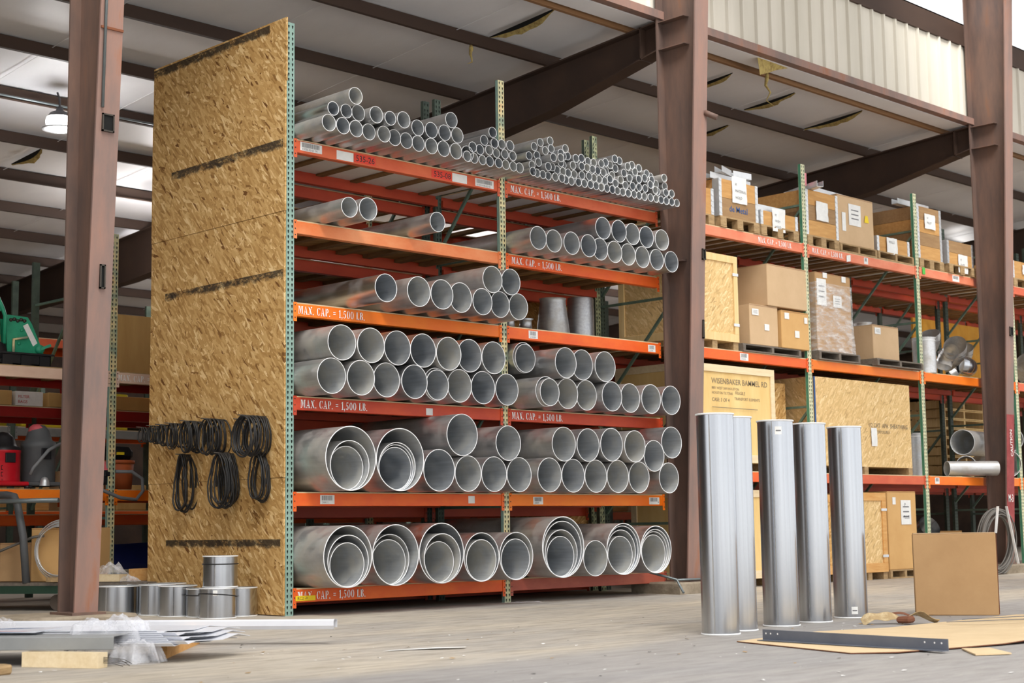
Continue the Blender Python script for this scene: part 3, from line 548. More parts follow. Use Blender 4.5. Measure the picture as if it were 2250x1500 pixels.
def deck(root, x0, x1, y0, y1, zt, sheet=True, n=8, edge='deck_edge', slat='slat', under='osb_under'):
    m_ = MB(); st = (x1-x0)/n
    for k in range(n):
        xx = x0+st*(k+.35)+rnd.uniform(-.04, .04); m_.box(xx, xx+.09, y0+.05, y1-.05, zt-(.022 if under == 'deck_white' else .042), zt-.002)
    part('deck_slats', m_, slat, root)
    if sheet:
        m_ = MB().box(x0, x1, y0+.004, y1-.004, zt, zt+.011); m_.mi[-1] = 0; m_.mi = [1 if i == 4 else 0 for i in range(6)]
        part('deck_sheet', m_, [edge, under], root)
    else:
        part('deck_board', MB().box(x0, x1, y0+.004, y0+.1, zt-.001, zt+.011), edge, root)
        part('deck_board', MB().box(x0, x1, y1-.1, y1-.004, zt-.001, zt+.011), edge, root)
def frame(root, x, y0, y1, h_, mf, mr, step=1.35, diag=True, top=True, holes=(True, True), bmat='post_brace'):
    post(x, y0, h_, mf, root, holes[0]); post(x, y1-.045, h_, mr, root, holes[1])
    z = h_-.55 if top else h_-1.2; k = 0
    ya, yb = y0+.045, y1-.045
    while z > .3:
        part('frame_brace', MB().obox((x, ya, z), (x, yb, z), .03, .03), bmat, root)
        if diag and z-step*.9 > 0.1: part('frame_brace', MB().obox((x, ya, z-.05), (x, yb, z-step*.9), .03, .03), bmat, root)
        z -= step; k += 1
W = 2.82
G = ('post_green', 'post_green', 'post_in_shade'); CM = ('post_cream', 'post_green', 'post_in_shade'); DK = ('post_dark', 'post_dark', 'post_in_shade'); MX = ('post_pale', 'post_green2', 'post_in_shade')
A = thing('pallet_rack', 'tall orange and green rack holding six levels of metal pipes', 'rack', (0, 0, 0), 'pallet rack rows')
frame(A, 0.005, 0, 1.07, 5.62, G, G); frame(A, W, 0, 1.07, 5.6, CM, DK); 
MXD = ('post_mix2', 'post_dark', 'post_in_shade')
LV = {1: 4.48, 2: 3.695, 3: 2.905, 4: 2.019, 5: 1.124, 6: .237}
x0a, x1a = .045, W-.04; x0b, x1b = W+.04, 5.405
bm = {}
TX = {(1, 0): 0, (1, 1): (x0b+.08, .074), (2, 0): 0, (2, 1): (x0b+.08, .074), (3, 0): (x0a+.05, .076), (3, 1): 0, (4, 0): (x0a+.08, .076), (4, 1): (x0b+.05, .074), (5, 0): 0, (5, 1): 0, (6, 0): (x0a+.05, .076), (6, 1): 0}
MT = {(1, 0): 'beam_red_orange', (1, 1): 'beam_red_orange', (2, 0): 'beam_peach', (2, 1): 'beam_orange2', (3, 0): 'beam_orange', (3, 1): 'beam_orange2', (4, 0): 'beam_red', (4, 1): 'beam_red', (5, 0): 'beam_orange2', (5, 1): 'beam_orange', (6, 0): 'beam_orange2', (6, 1): 'beam_dull'}
for l_, z in LV.items():
    for k, (xa, xb) in enumerate(((x0a, x1a), (x0b, x1b))):
        bm[l_, k] = beam(A, xa, xb, 0, z, MT[l_, k], text=TX[l_, k] or None); beam(A, xa, xb, 1.07, z, 'beam_back', face=1)
        deck(A, xa, xb, 0.0, 1.07, z, n=6 if l_ == 1 else 7, under='deck_white' if l_ == 1 else 'osb_under')
def paper(b_, x, y, z, w_, h_, mat='paper', skew=0):
    part('paper_label', MB().poly([(x, y, z), (x+w_, y, z+skew), (x+w_, y, z+h_+skew), (x, y, z+h_)]), mat, b_, fix=False)
y = -.001
b_, y = bm[1, 0]; barcode(b_, .12, y, 4.43, .26, .085, '01026-00-01 00'); paper(b_, .56, y-.001, 4.37, .21, .09); part('lettering', lettering(MB(), '535-26', .085, lambda u, v_: (.80+u, y-.0025, 4.39+v_)), 'ink', b_, fix=False); paper(b_, .78, y-.0018, 4.375, .27, .09, 'red_tag')
paper(b_, 1.80, y-.0018, 4.375, .28, .09, 'red_tag'); part('lettering', lettering(MB(), '535-08', .085, lambda u, v_: (1.83+u, y-.0025, 4.39+v_)), 'ink', b_, fix=False); paper(b_, 2.09, y-.001, 4.375, .21, .09); barcode(b_, 2.42, y, 4.42, .27, .085, '010026-00-02-00')
b_, y = bm[3, 1]; barcode(b_, x0b+.33, y, 2.85, .14, .085, '214008'); barcode(b_, 5.18, y, 2.84, .13, .08, '21009')
b_, y = bm[4, 0]; paper(b_, 1.7, y-.001, 1.915, .09, .07)
b_, y = bm[5, 0]; barcode(b_, .36, y, 1.065, .17, .085, '24A11'); paper(b_, 2.27, y-.001, 1.03, .09, .075)
b_, y = bm[5, 1]; barcode(b_, x0b+.36, y, 1.06, .15, .08, '24009'); barcode(b_, 5.13, y, 1.06, .18, .08, '', True)
b_, y = bm[6, 0]; m_ = MB().box(.07, .3, y-.0095, y-.0085, .132, .178); m_.cur = 1; lettering(m_, 'RC2 ->', .04, lambda u, v_: (.09+u, y-.0105, .142+v_)); part('sticky_note', m_, ['yellow_tag', 'ink'], b_)
solo('paper_tag', MB().poly([(8.52, .05, 5.30), (8.62, .05, 5.28), (8.62, .05, 5.46), (8.53, .05, 5.46)]), 'pink_tag', 'pink and white paper tag stuck at the top of the green post', 'tag', (8.52, .05, 5.3), fix=False)
# rear half of the double row
post(5.45, 1.02, 5.62, MXD, A)
B = thing('pallet_rack', 'orange rack row standing back to back behind the pipe rack', 'rack', (0, 1.22, 0), 'pallet rack rows')
frame(B, 0.005, 1.22, 2.29, 5.62, G, G, holes=(False, False)); frame(B, W, 1.22, 2.29, 5.62, DK, CM); frame(B, 5.52, 1.22, 2.29, 5.62, MXD, DK)
for z in (4.48, 3.695, 2.905, 2.019, 1.124, .237):
    for xa, xb in ((x0a, x1a), (x0b, x1b)):
        if z in (2.905,) and xa > 2: pass
        beam(B, xa, xb, 1.22, z-.1, 'beam_back'); beam(B, xa, xb, 2.29, z-.1, 'beam_back', face=1); deck(B, xa, xb, 1.22, 2.29, z-.1, sheet=z not in (4.48,), n=7)
# right hand rack in the same line
D = thing('pallet_rack', 'orange and green rack right of the middle column loaded with crates', 'rack', (5.7, 0, 0), 'pallet rack rows')
XS = [5.69, 8.46, 11.28, 14.1, 16.92, 19.74]
for i, x in enumerate(XS):
    frame(D, x, 0, 1.2, 5.55 if i else 5.4, MX if i else DK, DK)
RL = {4.46: ['beam_salmon', 'beam_salmon', 'beam_salmon', 'beam_red_orange', 'beam_red_orange'], 2.92: ['beam_orange2', 'beam_orange', 'beam_orange', 'beam_red_orange', 'beam_orange'], 1.42: ['beam_orange2', 'beam_red_orange', 'beam_orange', 'beam_orange', 'beam_orange']}
rb = {}
for z, ms in RL.items():
    for i in range(5):
        xa, xb = XS[i]+.04, XS[i+1]-.04
        tx = {(4.46, 0): (xb-1.02, .07), (4.46, 1): (xa+.1, .07)}.get((z, i))
        rb[z, i] = beam(D, xa, xb, 0, z, ms[i], text=tx); beam(D, xa, xb, 1.2, z, 'beam_back', face=1)
        deck(D, xa, xb, 0, 1.2, z, n=11, under='deck_white' if z > 4 else 'osb_under')
b_, y = rb[2.92, 0]; barcode(b_, 6.95, y, 2.86, .17, .09, '23A004')
b_, y = rb[4.46, 1]; barcode(b_, 9.87, y, 4.4, .1, .09); paper(b_, 9.42, y-.01, 4.33, .1, .09, skew=.02)
b_, y = rb[4.46, 2]; paper(b_, 11.4, y-.01, 4.37, .08, .1, 'green_tag'); barcode(b_, 12.27, y, 4.4, .2, .09)
b_, y = rb[1.42, 2]; barcode(b_, 11.5, y, 1.36, .12, .09); b_, y = rb[1.42, 0]; paper(b_, 6.2, y-.01, 1.34, .08, .06, 'white_paint')
E2 = thing('pallet_rack', 'rack row behind the crate rack with yellow boards leaning in it', 'rack', (5.7, 1.35, 0), 'pallet rack rows')
for x in XS: frame(E2, x+.1, 1.36, 2.5, 5.5, DK, DK, holes=(x > 8, False))
for z in (4.42, 2.86, 1.36):
    for i in range(5): beam(E2, XS[i]+.14, XS[i+1]+.06, 1.36, z, 'beam_back'); beam(E2, XS[i]+.14, XS[i+1]+.06, 2.5, z, 'beam_back', face=1); deck(E2, XS[i]+.14, XS[i+1]+.06, 1.36, 2.5, z, sheet=z < 4, n=10)
# rows behind (left background)
LR = thing('pallet_rack', 'rack behind the left column with green machines on top and vacuums below', 'rack', (.47, 4, 0), 'pallet rack rows')
X2 = [-2.35, .49, 3.31, 6.13, 8.95, 11.77, 14.59]
for i, x in enumerate(X2): frame(LR, x, 4.0, 5.07, 4.2, CM if i < 2 else DK, G if i < 2 else DK, holes=(i < 3, False))
for i in range(6):
    xa, xb = X2[i]+.04, X2[i+1]-.04
    for z, mt in ((2.60, 'beam_pale'), (1.26, 'beam_orange')):
        beam(LR, xa, xb, 4.0, z, mt if i < 2 else 'beam_orange2', text=((xa+.02, .07) if (z == 2.60 and i == 1) else None)); beam(LR, xa, xb, 5.07, z, 'beam_deepred' if z > 2 else 'beam_orange2', face=1); deck(LR, xa, xb, 4.0, 5.07, z, True, 6, edge='pallet_wood')
RR = thing('pallet_rack', 'shadowed dark red rack row beyond the vacuum shelves', 'rack', (.5, 5.25, 0), 'pallet rack rows')
for x in X2: frame(RR, x+.25, 5.3, 6.37, 4.2, DK, DK, holes=(False, False))
for i in range(6):
    for z, mt in ((2.27, 'beam_deepred'), (1.0, 'beam_orange2')): beam(RR, X2[i]+.29, X2[i+1]+.21, 5.3, z, mt); beam(RR, X2[i]+.29, X2[i+1]+.21, 6.37, z, mt, face=1); deck(RR, X2[i]+.29, X2[i+1]+.21, 5.3, 6.37, z, True, 5)
FR = thing('pallet_rack', 'far rack row with a grey beam at the back of the shed', 'rack', (4, 9, 0), 'pallet rack rows')
X3 = [-1, 1.82, 4.64, 7.46, 10.28, 13.1, 15.92, 18.74, 21.56]
for x in X3: frame(FR, x, 9, 10.07, 4.4, DK if x < 6 else G, DK, holes=(x > 6, False))
for i in range(8):
    for z, mt in ((2.3, 'beam_grey'), (1.10, 'beam_orange2'), (3.6, 'beam_red_orange')): beam(FR, X3[i]+.04, X3[i+1]-.04, 9, z, mt, text=((X3[i]+.3, .07) if z == 1.10 and i == 6 else None)); beam(FR, X3[i]+.04, X3[i+1]-.04, 10.07, z, 'beam_orange2', face=1); deck(FR, X3[i]+.04, X3[i+1]-.04, 9, 10.07, z, True, 5)
GR = thing('pallet_rack', 'farthest rack row glimpsed between the lowest pipes', 'rack', (10, 15, 0), 'pallet rack rows')
X4 = [6, 8.82, 11.64, 14.46, 17.28, 20.1, 22.92, 25.74]
for x in X4: frame(GR, x, 15, 16.07, 4.4, G, DK, holes=(False, False))
for i in range(7):
    for z in (1.2, 2.8): beam(GR, X4[i]+.04, X4[i+1]-.04, 15, z, 'beam_orange2'); deck(GR, X4[i]+.04, X4[i+1]-.04, 15, 16.07, z, True, 5)
# OSB end panel
P_ = thing('end_panel', 'tall strand board panel closing the left end of the pipe rack', 'panel', (-.06, 1.16, 0))
zs = [0, 1.27, 2.522, 3.778, 5.037, 5.66]
for k in range(5):
    dx = (0, .004, 0, .005, -.002)[k]
    o = part('board_sheet', MB().box(-.062-dx, -.046-dx, (0, -.01, .0, -.012, -.02)[k], 2.32, zs[k]+(.0 if k else .008), zs[k+1]-.002), 'osb_panel', P_)
    me = o.data
    for v in me.vertices: v.co += P_.location
    o.location = -P_.location
for txt, yc in (('11', 1.58), ('12', 1.13), ('13', .38)):
    part('painted_number', lettering(MB(), txt, .26, lambda u, v_: (-.070, yc-u, 1.22+v_), .72), 'ink', P_, fix=False)
# high roof over the open aisle where the photograph was taken, with daylight strips and the opposite column row
m_ = MB()
for k in range(-5, 8):
    x0_ = k*7.5-2.2; m_.box(x0_, x0_+5.0, -17.5, .25, 10.2, 10.25)
struct('ceiling', m_, 'ceiling_film')
m_ = MB()
for k in range(-5, 8): x0_ = k*7.5-2.2; m_.box(x0_-.1, x0_+.1, -17.5, .2, 9.4, 10.2)
struct('trim_50', m_, 'steel_dark')
for k in range(-4, 7):
    cx = k*7.5-1.0; t = thing('steel_column', 'column of the opposite row, bay %d of the open side behind the viewer' % (k+5), 'column', (cx, -17.2, 0)); m_ = MB(); m_.box(cx-.12, cx+.12, -17.4, -17.38, 0, 10); m_.box(cx-.12, cx+.12, -17.0, -16.98, 0, 10); m_.box(cx-.006, cx+.006, -17.38, -17, 0, 10); part('shaft', m_, 'steel_brown', t)
# ================================================================= pipes on the rack
PT = [(0,0.132,-0.43,4.574,0.082,0),(0,0.298,-0.432,4.573,0.081,0),(0,0.463,-0.424,4.574,0.082,0),(0,0.628,-0.414,4.573,0.081,0),(0,0.791,-0.446,4.573,0.081,0),(0,0.956,-0.407,4.574,0.082,0),(0,1.121,-0.393,4.573,0.081,0),(0,1.286,-0.383,4.574,0.082,0),(0,1.452,-0.393,4.574,0.082,0),(0,1.618,-0.391,4.574,0.082,0),(0,1.785,-0.393,4.575,0.083,0),(0,1.954,-0.381,4.577,0.085,0),(0,0.179,-0.435,4.718,0.067,0),(0,0.336,-0.436,4.721,0.069,0),(0,0.497,-0.415,4.736,0.081,0),(0,0.665,-0.483,4.735,0.083,0),(0,0.821,-0.507,4.723,0.07,0),(0,0.99,-0.507,4.737,0.083,0),(0,1.298,-0.363,4.739,0.082,0),(0,1.464,-0.38,4.74,0.082,0),(0,1.63,-0.395,4.74,0.082,0),(0,1.799,-0.4,4.74,0.082,0),(0,0.391,-0.507,4.864,0.083,0),(0,1.715,-0.405,4.883,0.082,0),(1,1.939,-0.395,4.548,0.056,0),(1,2.054,-0.376,4.548,0.056,0),(1,2.163,-0.386,4.544,0.052,0),(1,2.274,-0.379,4.549,0.057,0),(1,2.387,-0.396,4.546,0.054,0),(1,2.497,-0.389,4.546,0.054,0),(1,2.606,-0.39,4.545,0.053,0),(1,2.718,-0.373,4.549,0.057,0),(1,2.018,-0.395,4.656,0.056,0),(1,2.132,-0.382,4.65,0.056,0),(1,2.243,-0.404,4.658,0.054,0),(1,2.362,-0.389,4.649,0.05,0),(1,2.467,-0.408,4.65,0.052,0),(1,2.584,-0.407,4.651,0.053,0),(1,2.196,-0.381,4.759,0.056,0),(1,2.313,-0.413,4.741,0.053,0),(1,2.421,-0.412,4.747,0.053,0),(1,2.533,-0.422,4.75,0.056,0),(1,2.28,-0.421,4.849,0.057,0),(2,2.914,-0.377,4.54,0.048,0),(2,3.003,-0.351,4.54,0.048,0),(2,3.098,-0.346,4.54,0.048,0),(2,3.192,-0.335,4.54,0.048,0),(2,3.287,-0.351,4.54,0.048,0),(2,3.381,-0.359,4.54,0.048,0),(2,3.475,-0.33,4.54,0.048,0),(2,3.57,-0.323,4.54,0.048,0),(2,3.664,-0.343,4.54,0.048,0),(2,3.759,-0.343,4.54,0.048,0),(2,3.853,-0.349,4.54,0.048,0),(2,3.947,-0.347,4.54,0.048,0),(2,4.042,-0.339,4.54,0.048,0),(2,4.136,-0.34,4.54,0.048,0),(2,4.231,-0.336,4.54,0.048,0),(2,4.325,-0.329,4.54,0.048,0),(2,4.419,-0.327,4.54,0.048,0),(2,4.514,-0.327,4.54,0.048,0),(2,4.608,-0.333,4.54,0.048,0),(2,4.703,-0.326,4.54,0.048,0),(2,4.797,-0.326,4.54,0.048,0),(2,4.891,-0.339,4.54,0.048,0),(2,4.986,-0.344,4.54,0.048,0),(2,5.08,-0.341,4.54,0.048,0),(2,5.175,-0.339,4.54,0.048,0),(2,5.269,-0.343,4.54,0.048,0),(2,5.364,-0.343,4.54,0.048,0),(2,2.995,-0.286,4.639,0.048,0),(2,3.084,-0.297,4.682,0.048,0),(2,3.173,-0.357,4.638,0.048,0),(2,3.369,-0.301,4.639,0.048,0),(2,3.439,-0.292,4.734,0.048,0),(2,3.468,-0.295,4.639,0.048,0),(2,3.567,-0.282,4.639,0.048,0),(2,3.666,-0.279,4.639,0.048,0),(2,3.765,-0.304,4.639,0.048,0),(2,3.864,-0.321,4.639,0.048,0),(2,3.963,-0.307,4.638,0.048,0),(2,4.062,-0.292,4.64,0.048,0),(2,4.161,-0.289,4.636,0.048,0),(2,4.253,-0.285,4.673,0.048,0),(2,4.345,-0.285,4.637,0.048,0),(2,4.43,-0.289,4.689,0.048,0),(2,4.515,-0.287,4.639,0.048,0),(2,4.614,-0.309,4.639,0.048,0),(2,4.713,-0.322,4.639,0.048,0),(2,4.812,-0.33,4.638,0.048,0),(2,4.894,-0.34,4.694,0.048,0),(2,4.976,-0.344,4.639,0.048,0),(2,5.075,-0.292,4.646,0.048,0),(2,5.174,-0.339,4.639,0.048,0),(2,5.273,-0.344,4.639,0.048,0),(2,3.019,-0.22,4.756,0.048,0),(2,3.121,-0.239,4.774,0.048,0),(2,3.216,-0.275,4.834,0.048,0),(2,3.271,-0.322,4.655,0.048,0),(2,3.213,-0.398,4.735,0.048,0),(2,3.494,-0.28,4.817,0.048,0),(2,3.554,-0.22,4.738,0.048,0),(2,3.653,-0.275,4.738,0.048,0),(2,3.752,-0.316,4.737,0.048,0),(2,3.851,-0.304,4.737,0.048,0),(2,3.95,-0.297,4.736,0.048,0),(2,4.049,-0.286,4.738,0.048,0),(2,4.148,-0.281,4.735,0.048,0),(2,4.24,-0.234,4.771,0.048,0),(2,4.34,-0.241,4.736,0.048,0),(2,4.397,-0.242,4.825,0.048,0),(2,4.482,-0.298,4.773,0.048,0),(2,4.569,-0.304,4.727,0.048,0),(2,4.645,-0.252,4.792,0.048,0),(2,4.727,-0.309,4.737,0.048,0),(2,4.823,-0.315,4.763,0.048,0),(2,4.965,-0.302,4.763,0.048,0),(2,5.041,-0.222,4.827,0.048,0),(2,5.095,-0.255,4.743,0.048,0),(2,5.216,-0.287,4.729,0.048,0),(2,5.164,-0.327,4.814,0.048,0),(2,3.086,-0.234,4.866,0.048,0),(2,3.183,-0.233,4.927,0.048,0),(2,3.308,-0.276,4.87,0.048,0),(2,3.396,-0.337,4.823,0.048,0),(2,3.315,-0.41,4.748,0.048,0),(2,3.533,-0.278,4.908,0.048,0),(2,3.61,-0.236,4.846,0.048,0),(2,3.707,-0.272,4.826,0.048,0),(2,3.805,-0.265,4.845,0.048,0),(2,3.901,-0.274,4.823,0.048,0),(2,4.0,-0.271,4.824,0.048,0),(2,4.099,-0.297,4.824,0.048,0),(2,4.192,-0.278,4.857,0.048,0),(2,4.301,-0.251,4.849,0.048,0),(2,4.363,-0.269,4.926,0.048,0),(2,4.461,-0.25,4.922,0.048,0),(2,4.536,-0.311,4.856,0.048,0),(2,4.629,-0.295,4.889,0.048,0),(2,4.734,-0.248,4.836,0.048,0),(2,4.815,-0.24,4.892,0.048,0),(2,4.894,-0.286,4.832,0.048,0),(2,3.328,-0.243,4.967,0.048,0),(3,0.394,-0.407,3.805,0.098,0),(3,0.62,-0.409,3.818,0.111,0),(3,1.513,-0.406,3.808,0.101,0),(4,2.991,-0.364,3.833,0.126,0),(4,3.242,-0.354,3.831,0.124,0),(4,3.494,-0.381,3.833,0.126,0),(4,3.748,-0.397,3.833,0.126,0),(4,4.002,-0.339,3.833,0.126,0),(4,4.253,-0.33,3.831,0.124,0),(4,4.506,-0.31,3.833,0.126,0),(4,4.759,-0.306,3.832,0.125,0),(4,5.009,-0.31,3.83,0.123,0),(4,5.258,-0.323,3.831,0.124,0),(4,4.067,-0.329,4.078,0.126,0),(4,4.323,-0.34,4.075,0.127,0),(4,4.578,-0.32,4.076,0.125,0),(4,4.833,-0.311,4.074,0.126,0),(4,5.086,-0.331,4.067,0.123,0),(5,0.736,-0.53,3.053,0.136,0),(5,1.186,-0.489,3.066,0.149,0),(5,1.485,-0.494,3.066,0.149,0),(5,1.789,-0.436,3.07,0.153,0),(5,2.081,-0.446,3.054,0.137,0),(5,2.358,-0.416,3.054,0.137,0),(5,2.636,-0.406,3.056,0.139,0),(5,2.219,-0.454,3.295,0.139,0),(5,2.5,-0.435,3.3,0.138,0),(6,0.218,-0.359,2.199,0.168,0),(6,0.553,-0.377,2.198,0.167,0),(6,0.889,-0.349,2.198,0.167,0),(6,1.226,-0.371,2.198,0.167,0),(6,1.558,-0.31,2.195,0.164,0),(6,1.892,-0.295,2.199,0.168,0),(6,2.232,-0.281,2.2,0.169,0),(6,2.57,-0.285,2.197,0.166,0),(6,0.331,-0.37,2.517,0.168,0),(6,0.671,-0.384,2.513,0.168,0),(6,1.01,-0.372,2.513,0.168,0),(6,1.347,-0.364,2.512,0.167,0),(6,1.685,-0.366,2.503,0.168,0),(6,2.025,-0.306,2.512,0.169,0),(6,2.364,-0.305,2.513,0.168,0),(7,3.025,-0.411,2.191,0.16,0),(7,3.448,-0.318,2.197,0.166,0),(7,3.782,-0.288,2.197,0.166,0),(7,4.115,-0.365,2.196,0.165,0),(7,4.446,-0.342,2.195,0.164,0),(7,4.779,-0.366,2.198,0.167,0),(7,5.114,-0.381,2.198,0.167,0),(7,3.031,-0.08,2.577,0.166,0),(7,3.36,-0.386,2.518,0.166,0),(7,3.696,-0.316,2.523,0.168,0),(7,4.035,-0.345,2.522,0.169,0),(8,0.396,-0.42,1.436,0.3,0),(8,0.997,-0.42,1.436,0.3,0),(8,1.495,-0.42,1.342,0.206,0),(8,1.881,-0.42,1.315,0.179,0),(8,2.24,-0.42,1.314,0.178,0),(8,2.597,-0.42,1.314,0.178,0),(8,3.046,-0.42,1.317,0.181,0),(8,3.406,-0.42,1.314,0.178,0),(8,3.763,-0.42,1.313,0.177,0),(8,4.121,-0.42,1.315,0.179,0),(8,4.476,-0.42,1.31,0.174,0),(8,4.993,-0.42,1.309,0.173,0),(8,1.796,-0.431,1.696,0.209,0),(8,2.428,-0.439,1.631,0.179,0),(8,3.247,-0.443,1.643,0.182,0),(8,3.61,-0.457,1.642,0.178,0),(8,3.972,-0.471,1.655,0.181,0),(8,4.733,-0.427,1.552,0.176,0),(8,4.332,-0.494,1.645,0.176,0),(8,5.055,-0.421,1.711,0.18,0),(9,0.335,-0.45,0.534,0.285,0),(9,0.909,-0.45,0.536,0.287,0),(9,1.491,-0.45,0.541,0.292,0),(9,2.024,-0.45,0.491,0.242,0),(9,2.509,-0.45,0.49,0.241,0),(9,3.203,-0.45,0.567,0.318,0),(9,3.697,-0.45,0.439,0.19,0),(9,4.158,-0.45,0.528,0.279,0),(9,4.702,-0.45,0.512,0.263,0),(6,1.558,-0.333,2.187,0.152,1),(7,3.031,-0.103,2.569,0.154,1),(7,3.025,-0.462,2.181,0.146,1),(8,0.396,-0.403,1.372,0.232,1),(8,0.396,-0.346,1.349,0.205,1),(8,0.997,-0.372,1.372,0.232,1),(8,0.997,-0.355,1.364,0.22,1),(8,0.997,-0.342,1.354,0.206,1),(9,0.335,-0.454,0.493,0.24,1),(9,0.335,-0.435,0.46,0.203,1),(9,0.909,-0.363,0.493,0.24,1),(9,0.909,-0.342,0.47,0.213,1),(9,1.491,-0.46,0.492,0.239,1),(9,1.491,-0.405,0.456,0.199,1),(9,2.024,-0.444,0.459,0.206,1),(9,2.509,-0.436,0.459,0.206,1),(9,3.203,-0.436,0.546,0.293,1),(9,3.203,-0.42,0.503,0.246,1),(9,3.203,-0.405,0.471,0.21,1),(9,4.158,-0.43,0.517,0.264,1),(9,4.158,-0.41,0.497,0.24,1),(9,4.158,-0.395,0.465,0.204,1),(9,4.702,-0.44,0.495,0.242,1),(9,4.702,-0.42,0.485,0.228,1),(9,4.702,-0.406,0.469,0.208,1)]
PMESH = {}
def pipe_mesh(r, L, seg):
    k = (round(r, 3), L)
    if k in PMESH: return PMESH[k]
    t_ = .003+r*.016; m_ = MB()
    m_.cur = 0; m_.lathe([(r, .004), (r, L-.004)], axis='Y', seg=seg)
    m_.cur = 1; m_.lathe([(r-t_, L-.004), (r-t_, .004)], axis='Y', seg=seg)
    m_.cur = 2; m_.smooth = False
    m_.lathe([(r-t_, .004), (r-t_*1.1, 0), (r, -.0005), (r, .004)], axis='Y', seg=seg); m_.lathe([(r, L-.004), (r-t_, L-.004)], axis='Y', seg=seg)
    me = m_.mesh('pipe', ['galv', 'galv_in_skylit', 'rim']); PMESH[k] = me; return me
ORD = ['leftmost', 'second', 'third', 'fourth', 'fifth', 'sixth', 'seventh', 'eighth', 'ninth', 'tenth', 'eleventh', 'twelfth', 'thirteenth', 'fourteenth', 'fifteenth', 'sixteenth', 'seventeenth', 'eighteenth', 'nineteenth', 'twentieth', 'twenty-first', 'twenty-second', 'twenty-third', 'twenty-fourth', 'twenty-fifth', 'twenty-sixth', 'twenty-seventh', 'twenty-eighth']
GN = ['top shelf left', 'top shelf middle', 'top shelf right heap', 'second shelf left bay', 'second shelf right bay', 'third shelf', 'fourth shelf left bay', 'fourth shelf right bay', 'fifth shelf', 'bottom shelf']
GL_ = [1.9, 1.9, 1.9, 2.6, 2.4, 3.0, 2.2, 2.0, 2.0, 2.0]
groups = {}
for i, (g, x, y, z, r, inn) in enumerate(PT): groups.setdefault(g, []).append([x, y, z, r, inn])
for g, L_ in groups.items():
    solid = [p for p in L_ if not p[4]]; inner = [p for p in L_ if p[4]]
    # rows by height: cluster on resting level
    rr = sorted(p[3] for p in solid)[len(solid)//2]; zmin = min(p[2]-p[3] for p in solid)
    def rowof(p): return 0 if p[2]-p[3]-zmin < rr*.55 else int((p[2]-p[3]-zmin)/(rr*1.72)+.5) or 1
    rows = {}
    for p in solid: rows.setdefault(rowof(p), []).append(p)
    nr = len(rows)
    for ri, k in enumerate(sorted(rows)):
        R = sorted(rows[k])
        rn = 'only row' if nr == 1 else ('bottom row' if ri == 0 else ('top row' if ri == nr-1 else ('second row up' if ri == 1 else ('third row up' if ri == 2 else 'fourth row up'))))
        for q, p in enumerate(R):
            pos = ORD[q]+('' if q == 0 else ' from left')
            size = 'thin' if p[3] < .06 else ('medium' if p[3] < .2 else 'wide')
            lab = (size+' galvanized pipe, '+pos+(' on the ' if nr == 1 else ' in '+rn+', ')+GN[g])
            p.append(lab); p.append(q)
    for p in solid:
        L = GL_[g]; o = link(bpy.data.objects.new('metal_pipe', pipe_mesh(p[3], L, 56 if p[3] > .1 else (36 if p[3] > .06 else 24))))
        o.location = (p[0], p[1], p[2]); o.rotation_euler = (0, rnd.uniform(0, 6.28), 0)
        o['label'] = p[5]; o['category'] = 'pipe'; o['group'] = 'pipes on the '+GN[g]
    for n_, p in enumerate(inner):
        host = min(solid, key=lambda s_: abs(s_[0]-p[0])+abs((s_[2]-s_[3])-(p[2]-p[3]))*1.0); sib = sorted([s_ for s_ in inner if abs(s_[0]-p[0]) < .02 and abs((s_[2]-s_[3])-(p[2]-p[3])) < .1], key=lambda s_: -s_[3])
        nm = 'inner pipe' if len(sib) == 1 else (['wider inner pipe', 'innermost pipe'] if len(sib) == 2 else ['widest inner pipe', 'middle inner pipe', 'innermost pipe'])[sib.index(p)]
        o = link(bpy.data.objects.new('metal_pipe', pipe_mesh(p[3], GL_[g]-.1, 56))); o.location = (p[0], p[1], p[2]); o.rotation_euler = (0, rnd.uniform(0, 6.28), 0)
        o['label'] = nm+' nested in '+host[5].split('pipe, ')[1]; o['category'] = 'pipe'; o['group'] = 'nested pipes on the '+GN[g]
